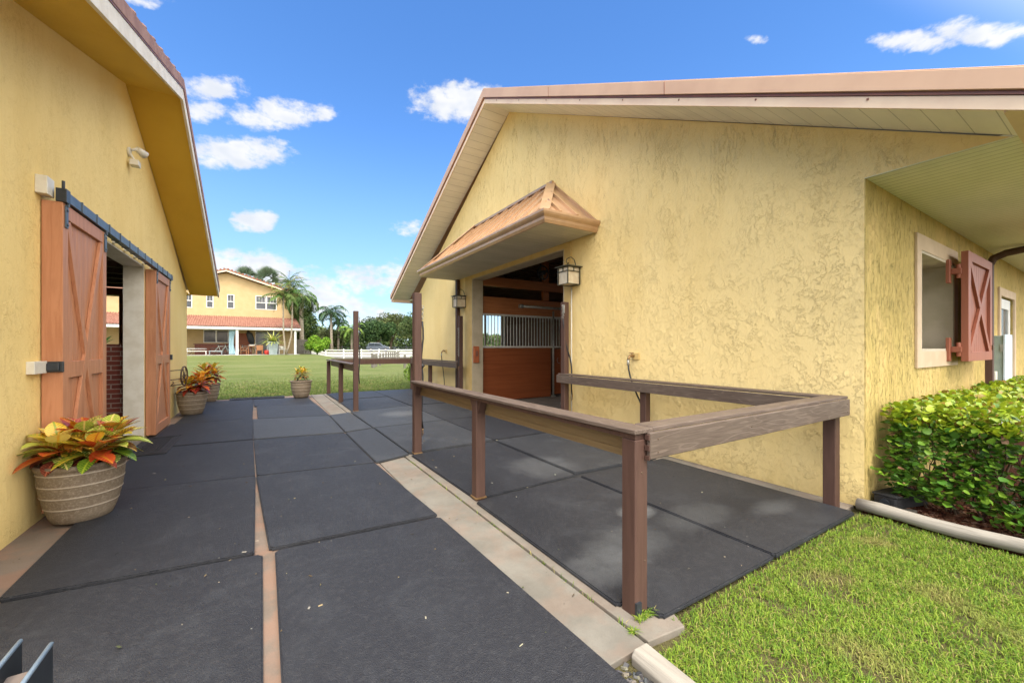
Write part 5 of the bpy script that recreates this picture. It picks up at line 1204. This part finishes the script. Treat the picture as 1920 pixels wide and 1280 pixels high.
mb = MB(); mb.box((-2.45, HY-.12, HZ+.01), (-.95, HY-.02, 3.0)); oc = mb.build('wooden_screen', 'stall_wood', None, origin=(-1.7, HY-.1, HZ)); tag(oc, 'brown wooden screen on the back wall of the patio', 'screen')
# curtain, kayak bag
mb = MB(); V = []
for j in range(9):
    for i in range(17):
        u = i/16; z = HZ+.08+j/8*2.3; wv = .55-.18*math.sin(j/8*PI); V.append((-2.72+(u)*wv, HF+.25+.06*math.sin(u*24), z))
mb.add(V, [(j*17+i, j*17+i+1, (j+1)*17+i+1, (j+1)*17+i) for j in range(8) for i in range(16)], True); cu = mb.build('curtain', 'curtain', None, origin=(-2.4, HF+.25, HZ), recalc=False); tag(cu, 'pale blue curtain gathered beside the white patio column', 'curtain')
mb = MB(); mb.tube([(-.92, 48.6, 1.85), (-.98, 48.5, 2.2), (-1.14, 48.3, 2.9), (-1.28, 48.2, 3.25)], [.16, .30, .27, .06], 12); pb = mb.build('punching_bag', 'black_metal', None, origin=(-1.0, 48.5, 1.85)); tag(pb, 'black elongated bag hanging under the patio ceiling', 'bag')
# bicycles
def bicycle():
    b = empty('bicycle', (0, 0, 0), '', 'bicycle', 'bicycles parked under the patio roof')
    for x in (-.52, .52):
        mb = MB(); mb.torus((0, 0, 0), .33, .022, 'y', 28, 6); wq_ = mb.build('wheel', 'black_rubber', b, origin=(0, 0, 0)); wq_.location = (x, 0, .34)
        mb = MB()
        for k in range(10): a_ = k*PI/5; mb.tube([(.02*math.cos(a_), .01*(-1)**k, .02*math.sin(a_)), (.31*math.cos(a_), 0, .31*math.sin(a_))], .003, 4, caps=False)
        mb.tube([(0, -.05, 0), (0, .05, 0)], .02, 8); sq = mb.build('spokes', 'galv', wq_, origin=(0, 0, 0)); sq.location = (0, 0, 0)
    mb = MB(); A_, B_, C2, D2, E2 = (-.52, 0, .34), (-.05, 0, .30), (-.2, 0, .80), (.34, 0, .82), (.52, 0, .34)
    for p, q_ in ((A_, B_), (A_, C2), (B_, C2), (C2, D2), (B_, D2), (D2, E2), (D2, (.31, 0, .98)), (C2, (-.23, 0, .92))): mb.tube([p, q_], .018, 8)
    mb.build('frame', 'box_green', b, origin=(0, 0, 0))
    mb = MB(); mb.prism([(-.36, -.07, .92), (-.36, .07, .92), (-.08, .02, .94), (-.08, -.02, .94)], (0, 0, .04)); mb.build('saddle', 'black_rubber', b, origin=(0, 0, 0))
    mb = MB(); mb.tube([(.25, -.3, 1.0), (.33, -.15, 1.02), (.33, .15, 1.02), (.25, .3, 1.0)], .014, 8); mb.build('handlebar', 'black_metal', b, origin=(0, 0, 0))
    return b
bk = bicycle(); bl = [(-3.35, 46.8, .15, 'bicycle left of the white patio column, nearest the lounger'), (-2.75, 47.15, 2.9, 'bicycle just left of the white patio column, leaning behind another'), (-1.5, 47.0, .25, 'bicycle right of the white patio column'), (-6.45, 47.1, .2, 'bicycle behind the reclined head of the lounger')]
for i, (x, y, rz, lab) in enumerate(bl):
    b = bk if i == 0 else copy_tree(bk)
    b.location = (x, y, HZ+.01); b.rotation_euler = (R(7), 0, rz); b['label'] = lab
# lounger
lo = empty('sun_lounger', (-5.6, 45.4, HZ+.01), 'white framed sun lounger with raised back on the patio edge', 'sun lounger')
mb = MB(); z_ = HZ+.35
mb.box((-5.7, 45.1, z_), (-4.3, 45.7, z_+.06)); mb.build('seat', 'cloth', lo)
mb = MB(); mb.bar((-5.7, 45.4, z_+.05), (-6.35, 45.4, z_+.62), .6, .05, up=(0, 1, 0)) if False else mb.prism([(-5.7, 45.1, z_+.03), (-6.35, 45.1, z_+.6), (-6.35, 45.1, z_+.66), (-5.7, 45.1, z_+.09)], (0, .6, 0)); mb.build('backrest', 'cloth', lo)
for x in (-5.75, -4.35):
    for y in (45.13, 45.67): mb = MB(); mb.tube([(x, y, HZ+.01), (x, y, z_+.3 if x < -5 else z_)], .02, 8); mb.build('leg', 'white_paint', lo)
mb = MB()
for y in (45.1, 45.7): mb.tube([(-6.3, y, z_+.25), (-4.35, y, z_+.25 if False else z_+.24)], .018, 6)
mb.build('armrest', 'white_paint', lo)
bn_ = empty('patio_bench', (-3.75, 45.4, HZ+.01), 'low grey footrest beside the lounger', 'footrest')
mb = MB(); mb.box((-4.15, 45.1, HZ+.34), (-3.15, 45.7, HZ+.40)); mb.build('seat', 'zinc', bn_)
for x in (-4.1, -3.2):
    for y in (45.14, 45.66): mb = MB(); mb.tube([(x, y, HZ+.01), (x, y, HZ+.34)], .02, 8); mb.build('leg', 'zinc', bn_)
# dining set
tb = empty('patio_table', (-.75, 47.2, HZ+.01), 'reddish wooden patio table with a pale cloth on it', 'table')
mb = MB(); mb.box((-1.25, 46.8, HZ+.80), (.0, 47.7, HZ+.86)); mb.build('tabletop', 'wicker', tb)
for x in (-1.2, -.05):
    for y in (46.85, 47.65): mb = MB(); mb.box((x-.04, y-.04, HZ+.01), (x+.04, y+.04, HZ+.80)); mb.build('leg', 'wicker', tb)
mb = MB(); mb.prism([(-1.2, 46.8, HZ+.865), (-.7, 46.8, HZ+.865), (-.55, 47.3, HZ+.865), (-1.1, 47.4, HZ+.865)], (.1, .0, .14)); cl_ = mb.build('folded_cloth', 'cloth', None, origin=(-1, 47, HZ+.86), bevel=.03); tag(cl_, 'pale bundled cloth lying on the patio table', 'cloth')
def chair(x, y, rz, lab):
    c_ = empty('patio_chair', (0, 0, 0), lab, 'chair', 'wicker chairs at the patio table')
    def bb(n, *bx): 
        m = MB()
        for a_, b_ in bx: m.box(a_, b_)
        m.build(n, 'wicker', c_, origin=(0, 0, 0))
    bb('seat', ((-.27, -.25, .40), (.27, .25, .47))); bb('backrest', ((-.27, .22, .471), (.27, .27, .92))); bb('armrest', ((-.30, -.25, .62), (-.25, .219, .66)), ((.25, -.25, .62), (.30, .219, .66)))
    for i in (-1, 1):
        for j in (-1, 1): bb('leg', ((i*.25-.025, j*.22-.025, 0), (i*.25+.025, j*.22+.025, .399)))
    c_.location = (x, y, HZ+.01); c_.rotation_euler = (0, 0, rz); return c_
chair(-.28, 46.35, 3.3, 'wicker armchair in front of the patio table'); chair(-1.6, 46.9, 1.7, 'wicker armchair at the left end of the patio table')
mb = MB(); mb.lathe([(0, 0), (.2, .0), (.27, .2), (.25, .42), (.0, .44)], (0, 0, 0), 18); rb = mb.build('red_tub', 'red_plastic', None); rb.location = (.40, 46.2, HZ+.01); tag(rb, 'bright red tub on the patio beside the square grey planter', 'tub')
# square planter with spiky plant
sq = empty('square_planter', (.85, 44.9, HZ+.01), 'tall grey square planter at the corner of the patio', 'planter')
mb = MB(); 
for q_ in (0,): mb.add([(.53, 44.58, HZ), (1.17, 44.58, HZ), (1.17, 45.22, HZ), (.53, 45.22, HZ), (.43, 44.48, HZ+1.22), (1.27, 44.48, HZ+1.22), (1.27, 45.32, HZ+1.22), (.43, 45.32, HZ+1.22)], [(0, 3, 2, 1), (4, 5, 6, 7), (0, 1, 5, 4), (1, 2, 6, 5), (2, 3, 7, 6), (3, 0, 4, 7)])
mb.build('box', 'zinc', sq)
mb = MB(); mb.box((.40, 44.45, HZ+1.15), (1.30, 44.479, HZ+1.26)); mb.box((.40, 45.321, HZ+1.15), (1.30, 45.35, HZ+1.26)); mb.box((.401, 44.4795, HZ+1.151), (.429, 45.3205, HZ+1.259)); mb.box((1.271, 44.4795, HZ+1.151), (1.299, 45.3205, HZ+1.259)); mb.build('rim', 'zinc', sq)
def spiky(loc, n, L, W, cols, name, label, cat, el0=.1, el1=1.4, bend=(.5, 1.2), mat='leaf'):
    lv = Leaves(); o = empty(name, loc, label, cat)
    for k in range(n):
        a_ = k*2.399; e_ = el0+(el1-el0)*(k/n)+rnd(-.1, .1)
        lv.leaf((0, 0, 0), (math.cos(a_)*math.cos(e_), math.sin(a_)*math.cos(e_), math.sin(e_)), (0, 0, 1), L*rnd(.75, 1.1), W, jit(random.choice(cols)), None, rnd(*bend), (.7, 1, .95, .8, .5, 0), .3)
    lv.build('foliage', mat, o); return o
spiky((.85, 44.9, HZ+1.2), 60, 1.45, .12, [(.30, .36, .06), (.20, .30, .05), (.45, .44, .12)], 'spiky_plant', 'spiky yellow green plant in the square grey planter', 'potted plant')
spiky((-11.3, 46.2, HZ+.8), 40, 1.2, .2, [(.05, .12, .03), (.08, .18, .04)], 'potted_palm', 'dark leafy plant on the patio seen through the left stable window', 'plant')
mb = MB(); mb.lathe([(0, 0), (.25, 0), (.33, .7), (.30, .8), (0, .78)], (0, 0, 0), 18); rb = mb.build('plant_pot', 'zinc', None); rb.location = (-11.3, 46.2, HZ+.01); tag(rb, 'grey pot on the patio under the dark leafy plant', 'pot')
sp_ = empty('white_stand', (1.45, 45.1, HZ), 'small white stand with pots right of the square planter', 'stand')
mb = MB(); mb.box((1.35, 44.9, HZ+.01), (1.39, 45.3, HZ+.9)); mb.box((1.75, 44.9, HZ+.01), (1.79, 45.3, HZ+.9)); mb.box((1.391, 44.9, HZ+.5), (1.749, 45.3, HZ+.54)); mb.build('frame', 'white_paint', sp_)
mb = MB(); mb.lathe([(0, 0), (.12, 0), (.16, .28), (0, .28)], (1.57, 45.1, HZ+.545), 14); mb.build('pot', 'cloth', sp_)
# wooden gate beside the house
gt = empty('wooden_gate', (3.5, 48.0, HZ), 'weathered brown wooden gate between the house and the round bush', 'gate')
mb = MB()
for k in range(9): mb.box((2.95+k*.17, 48.0, HZ-.05), (3.10+k*.17, 48.03, HZ+1.55))
mb.build('boards', 'grey_wood', gt)
mb = MB()
for z in (.25, .9, 1.4): mb.box((2.95, 47.96, HZ+z), (4.46, 47.995, HZ+z+.09))
mb.build('rail', 'grey_wood', gt)

# ------------------------------------------------------------------ palms and trees
def frond(lv, p, a_, el0, L, droop, lw, ll, cols, n=22, vshape=.5):
    pts = []; cur = Vector(p); e_ = el0; ds = L/n
    for i in range(n+1):
        pts.append(cur.copy()); d = Vector((math.cos(a_)*math.cos(e_), math.sin(a_)*math.cos(e_), math.sin(e_))); cur = cur+d*ds; e_ -= droop/n*(1+i/n)
    c = jit(random.choice(cols), .2)
    for i in range(2, n+1):
        d = (pts[i]-pts[i-1]).normalized(); s_ = d.cross(Vector((0, 0, 1))).normalized(); u = i/n
        l_ = ll*(math.sin(min(1, u*1.15+.12)*PI)**.6+.15)*rnd(.85, 1.1)
        for sg in (-1, 1):
            dd = s_*sg+d*.55+Vector((0, 0, vshape*rnd(.3, 1)-.35)); lv.leaf(pts[i], dd, (0, 0, 1), l_, lw, jit(c, .12), None, rnd(.5, 1.2), (.6, 1, .6, 0), .1)
    return pts
def palm(name, loc, trunk, r0, r1, nf, L, droop, cols, label, lw=.07, ll=.6, el=(1.35, -.3), n=20, crownshaft=False, vshape=.5):
    o = empty(name, loc, label, 'palm tree')
    mb = MB(); k = len(trunk); mb.tube(trunk, [r0+(r1-r0)*i/(k-1) for i in range(k)], 12); mb.build('trunk', 'palm_trunk', o, origin=(0, 0, 0))
    lv = Leaves(); top = trunk[-1]; mbs = MB()
    for i in range(nf):
        a_ = i*2.399+rnd(-.2, .2); u = i/nf; p = frond(lv, top, a_, el[0]+(el[1]-el[0])*u, L*rnd(.85, 1.1), droop*rnd(.8, 1.2), lw, ll, cols, n, vshape)
        mbs.tube(p[::3], [.025*(1-j/len(p[::3]))+.006 for j in range(len(p[::3]))], 5, caps=False)
    lv.build('crown', 'leaf_far', o); mbs.build('frond_stem', M['stem_green'] if 'stem_green' in M else 'palm_trunk', o, origin=(0, 0, 0))
    return o
M['stem_green'] = paint('stem_green', (.12, .17, .05), (.16, .19, .06), 5, .6, .3)
for x_ in list(bpy.data.objects):
    pass
PG = [(.055, .12, .025), (.08, .16, .035), (.12, .20, .05), (.20, .20, .06)]
palm('christmas_palm', (1.80, 44.3, HZ), [(.15, 0, 0), (.02, 0, .8), (-.1, 0, 2.2), (-.12, 0, 4.4), (-.1, 0, 5.7)], .085, .055, 15, 2.35, 1.2, PG, 'slender ringed palm left of the pair in front of the house', .075, .60, (1.5, -.25))
palm('christmas_palm', (2.02, 44.5, HZ), [(-.1, 0, 0), (.1, 0, .7), (.35, 0, 1.8), (.42, 0, 3.2), (.46, 0, 6.1)], .085, .055, 16, 2.5, 1.25, PG, 'slender ringed palm right of the pair in front of the house', .075, .60, (1.5, -.25))
palm('feather_palm', (3.55, 48.9, .7), [(0, 0, 0), (.05, 0, 2), (.0, 0, 4.4), (.1, 0, 6.0)], .26, .17, 26, 3.2, 2.6, [(.045, .085, .02), (.06, .11, .03), (.09, .13, .04)], 'big drooping palm with a stout trunk at the right corner of the house', .09, .85, (1.4, -.5), 22)
palm('tall_palm', (3.2, 66, .3), [(0, 0, 0), (0, 0, 10.6)], .2, .14, 18, 3.2, 1.2, PG, 'tall palm whose crown stands above the house behind the pair', .09, .7)
palm('coconut_palm', (11.6, 87.1, .6), [(0.2, 0, 0), (.1, 0, 3), (0, 0, 8.1)], .30, .2, 20, 4.6, 1.8, [(.03, .075, .035), (.04, .09, .04), (.05, .10, .04)], 'dark coconut palm standing above the far trees', .17, 1.15, (1.3, -.6), 20)
palm('coconut_palm', (13.4, 90, .6), [(0, 0, 0), (0, 0, 6.2)], .25, .18, 14, 3.3, 1.7, [(.04, .085, .03)], 'lower coconut palm to the right of the dark coconut palm', .15, .9)
palm('light_palm', (15.4, 86.5, .6), [(0, 0, 0), (0, 0, 4.6)], .2, .15, 16, 3.6, 1.6, [(.13, .22, .04), (.18, .27, .06)], 'pale green palm between the olive tree and the dark oak', .15, .9, (1.35, -.5))
# fan palm behind the house
fp = empty('fan_palm', (-.6, 64.5, .5), 'round headed fan palm rising behind the house roof', 'palm tree')
mb = MB(); mb.tube([(0, 0, 0), (0, 0, 9.5)], .25, 10); mb.build('trunk', 'palm_trunk', fp, origin=(0, 0, 0)); lv = Leaves()
for (hx, hz) in ((-1.2, 10.3), (1.2, 10.5)):
    for i in range(44):
        a_ = i*2.399; e_ = 1.5-2.2*i/44; d = Vector((math.cos(a_)*math.cos(e_), math.sin(a_)*math.cos(e_), math.sin(e_))); c0_ = Vector((hx, 0, hz))+d*rnd(.6, 1.1)
        s_ = d.cross(Vector((rnd(-1, 1), rnd(-1, 1), rnd(-1, 1)))).normalized(); u_ = s_.cross(d)
        for k in range(13):
            b_ = (k-6)*.2; dd = d*math.cos(b_)+s_*math.sin(b_); lv.leaf(c0_, dd, u_, .95, .09, jit((.09, .13, .075), .25), None, .4, (.5, 1, .6, 0), .1)
lv.build('crown', 'leaf_far', fp)

def tree(name, loc, w_, d_, h, zlow, n, cols, ls, label, cat='tree', lobes=14, trunk_r=.3, holes=.0, mat='leaf_far', clumps=None):
    o = empty(name, loc, label, cat); lb_ = []
    for i in range(lobes):
        a_ = i*2.399; rr = math.sqrt((i+.5)/lobes)*.72; z = zlow+(h-zlow)*(.30+.62*rnd(0, 1)*(1-rr*.55)); s_ = rnd(.22, .40)
        lb_.append((rr*math.cos(a_)*w_/2, rr*math.sin(a_)*d_/2, z, s_*w_*.5, s_*d_*.5, s_*(h-zlow)*.62))
    V = []; F = []; L_ = []; C = []
    for k in range(n):
        x0, y0, z0, a1_, b1_, c1_ = random.choice(lb_); v = rng.normal(0, 1, 3); v /= np.linalg.norm(v); r_ = rnd(.55, 1.08)**.7
        p = np.array((x0+v[0]*a1_*r_, y0+v[1]*b1_*r_, z0+v[2]*c1_*r_)); 
        if p[2] < zlow*.75: continue
        cn = noise.noise((p[0]*.9/ls*.35, p[1]*.9/ls*.35, p[2]*.9/ls*.35+hash(name) % 1 * 0))
        c = cols[min(len(cols)-1, max(0, int((cn+.5)*len(cols))))]; c = jit(c, .22)
        q1 = rng.normal(0, 1, 3)+v*.8; q1 /= np.linalg.norm(q1); q2 = np.cross(q1, rng.normal(0, 1, 3)); q2 /= np.linalg.norm(q2); q3 = np.cross(q1, q2); s_ = ls*rnd(.6, 1.3)
        o_ = len(V); V += [p-q2*s_, p-q3*s_*.55+q1*s_*.12, p+q2*s_, p+q3*s_*.55-q1*s_*.1]; F.append(4); L_ += [o_, o_+1, o_+2, o_+3]; C += [c]*4
    np_mesh('crown', np.array(V), F, L_, np.array(C), mat, o)
    mb = MB(); mb.tube([(0, 0, -.2), (.05*w_*.1, 0, zlow+.2*(h-zlow))], [trunk_r, trunk_r*.7], 8)
    for i in range(7):
        x0, y0, z0, *_ = lb_[i % len(lb_)]; mb.tube([(0, 0, zlow*.8), (x0*.4, y0*.4, (z0+zlow)*.5), (x0*.85, y0*.85, z0)], [trunk_r*.6, trunk_r*.4, trunk_r*.15], 6)
    mb.build('trunk', 'trunk', o, origin=(0, 0, 0)); return o
OL = [(.06, .08, .025), (.085, .105, .035), (.115, .135, .05)]; DK = [(.025, .055, .018), (.04, .08, .025), (.065, .115, .035)]; MG = [(.05, .085, .03), (.08, .12, .04), (.12, .16, .055)]
tree('green_bush', (4.85, 46.4, .70), 2.7, 2.2, 2.25, .1, 7000, [(.12, .24, .02), (.18, .33, .03), (.25, .40, .04)], .075, 'bright green round bush beside the house gate', 'bush', 16, .06)
tree('olive_tree', (11.0, 92.0, .7), 10.5, 8, 5.6, .3, 9000, OL, .20, 'wide olive green tree right behind the bright round bush', 'tree', 18, .3)
tree('olive_tree', (5.8, 88.0, .7), 6.5, 6, 5.4, .3, 4500, OL, .20, 'olive green tree half hidden by the house corner', 'tree', 14, .3)
tree('broadleaf_tree', (3.9, 57, .5), 4.2, 4, 7.2, 1.2, 6000, [(.04, .07, .02), (.06, .10, .03), (.09, .13, .04)], .16, 'tall dense tree behind the big drooping palm', 'tree', 14, .25)
tree('oak_tree', (23.0, 97.5, .7), 10.5, 8, 8.0, 1.3, 10000, DK, .22, 'dark green spreading oak behind the parked car', 'tree', 20, .45)
tree('broadleaf_tree', (30.8, 114, .7), 16, 8, 11.2, 2, 9000, OL, .27, 'high pale olive tree rising behind the dark oak', 'tree', 20, .4)
tree('broadleaf_tree', (33.0, 97.9, .7), 9.5, 7, 10.4, 1.8, 9000, MG, .22, 'tall bright edged tree just left of the tall post of the near rail', 'tree', 18, .4)
tree('broadleaf_tree', (15.6, 100, .7), 6, 5, 6.3, .8, 4500, [(.07, .13, .03), (.11, .19, .045), (.16, .24, .06)], .2, 'light green tree behind the pale palm', 'tree', 14, .3)
tree('broadleaf_tree', (41, 95, .7), 10, 8, 9, 1.5, 6000, MG, .24, 'green tree hidden mostly by the barn wall', 'tree', 16, .4)
tree('wall_shrub', (4.95, 14.9, -.04), .9, 1.1, 1.25, .05, 2500, [(.12, .22, .02), (.18, .30, .03), (.22, .34, .04)], .035, 'yellow green shrub behind the far corner of the barn', 'shrub', 12, .02)
# distant belt of trees
V = []; F = []; L_ = []; C = []
for k in range(30000):
    x = rnd(-60, 110); y = 128+rnd(0, 8); hh = 6.6+2.6*noise.noise((x*.06, 0, 0))+1.3*noise.noise((x*.3, 3, 0)); z = rnd(.02, 1)*hh
    p = np.array((x, y, z+.4)); cn = noise.noise((x*.35, z*.5, 2)); c = jit(MG[min(2, max(0, int((cn+.5)*3)))], .2)
    q2 = rng.normal(0, 1, 3); q2 /= np.linalg.norm(q2); q3 = np.cross(q2, rng.normal(0, 1, 3)); q3 /= np.linalg.norm(q3); s_ = rnd(.3, .6); o_ = len(V)
    V += [p-q2*s_, p-q3*s_*.6, p+q2*s_, p+q3*s_*.6]; F.append(4); L_ += [o_, o_+1, o_+2, o_+3]; C += [c]*4
np_mesh('woodland', np.array(V), F, L_, np.array(C), 'leaf_far', kind='stuff')

# ------------------------------------------------------------------ fences and car
def rail_fence(name, A, B, n, h, rails, pw, rt, mat, label, rh=.13):
    o = empty(name, (A[0], A[1], gz(*A)), label, 'fence'); A = Vector((*A, 0)); B = Vector((*B, 0)); prev = None; mr = MB()
    for i in range(n+1):
        p = A.lerp(B, i/n); z = gz(p.x, p.y); mb = MB(); mb.box((p.x-pw/2, p.y-pw/2, z-.1), (p.x+pw/2, p.y+pw/2, z+h)); mb.build('post', mat, o)
        if prev:
            for r_ in rails: mr.bar((prev.x, prev.y-pw*.55, gz(prev.x, prev.y)+r_), (p.x, p.y-pw*.55, z+r_), rt, rh)
        prev = p
    mr.build('rail', mat, o); return o
rail_fence('board_fence', (5.4, 62.8), (31.0, 47.5), 12, 1.38, (.42, .82, 1.22), .15, .05, 'white_paint', 'white three rail fence crossing beyond the lawn in front of the sandy road')
rail_fence('board_fence', (-20, 96), (70, 84), 34, 1.2, (.4, .9), .15, .05, 'black_metal', 'dark fence at the foot of the far trees', .10)
rail_fence('post_fence', (6.9, 30.7), (16.3, 56.2), 11, 1.08, (.85,), .12, .03, 'grey_wood', 'grey wooden fence running away towards the white fence', .045)
rail_fence('post_fence', (6.95, 30.3), (13.5, 29.2), 3, 1.0, (.35,), .15, .03, 'grey_wood', 'grey wooden fence branching right beside the lawn', .06)
rail_fence('board_fence', (16.3, 56.4), (26, 52.6), 4, 1.35, (.45, .85, 1.25), .15, .05, 'white_paint', 'short white fence meeting the end of the grey wooden fence')
car = empty('parked_car', (20.1, 84.1, 0), 'dark silver sport utility car parked on the sandy road behind the white fence', 'car')
CZ = gz(20, 84)+.03; 
def cx(u, v, w_): return (20.1+u*.93+v*.0-w_*-.36*0, 84.1-u*.35+w_, CZ+v)
body = [(-2.3, .45), (-2.35, .95), (-2.1, 1.1), (-1.95, 1.65), (-1.6, 1.78), (.35, 1.76), (1.1, 1.15), (2.1, 1.0), (2.35, .75), (2.35, .42)]
mb = MB(); mb.prism([cx(u, v, 0) for u, v in body], (.33*1.75, .93*1.75, 0)); mb.build('body', 'car_paint', car, bevel=.06)
mb = MB()
for pl_ in ([(-1.85, 1.15), (-1.72, 1.62), (-.75, 1.64), (-.75, 1.15)], [(-.68, 1.15), (-.68, 1.64), (.30, 1.63), (.86, 1.15)]): mb.prism([cx(u, v, -.012) for u, v in pl_], (0, .02, 0))
mb.build('side_window', 'car_glass', car)
for u in (-1.45, 1.45):
    for w_ in (-.02, 1.5):
        mb = MB(); mb.tube([(0, -.11, 0), (0, .11, 0)], .36, 20); ty = mb.build('wheel', 'black_rubber', car, origin=(0, 0, 0)); ty.location = Vector(cx(u, .36, 0))+Vector((.33*w_, .93*w_, 0))-car.location
        mb = MB(); mb.tube([(0, -.125, 0), (0, .125, 0)], .20, 12); rm = mb.build('rim', 'galv', ty, origin=(0, 0, 0)); rm.location = (0, 0, 0)
mb = MB(); mb.prism([cx(2.2, .78, .0), cx(2.36, .72, .0), cx(2.36, .88, .0), cx(2.15, .92, .0)], (.1, .3, 0)); mb.build('headlight', 'lead_glass', car)
mb = MB(); mb.bar(cx(-1.5, 1.84, .2), cx(.2, 1.84, .2), .04, .04); mb.build('roof_rack', 'galv', car)
for o in bpy.data.objects:
    if o.get('label') == '': del o['label']
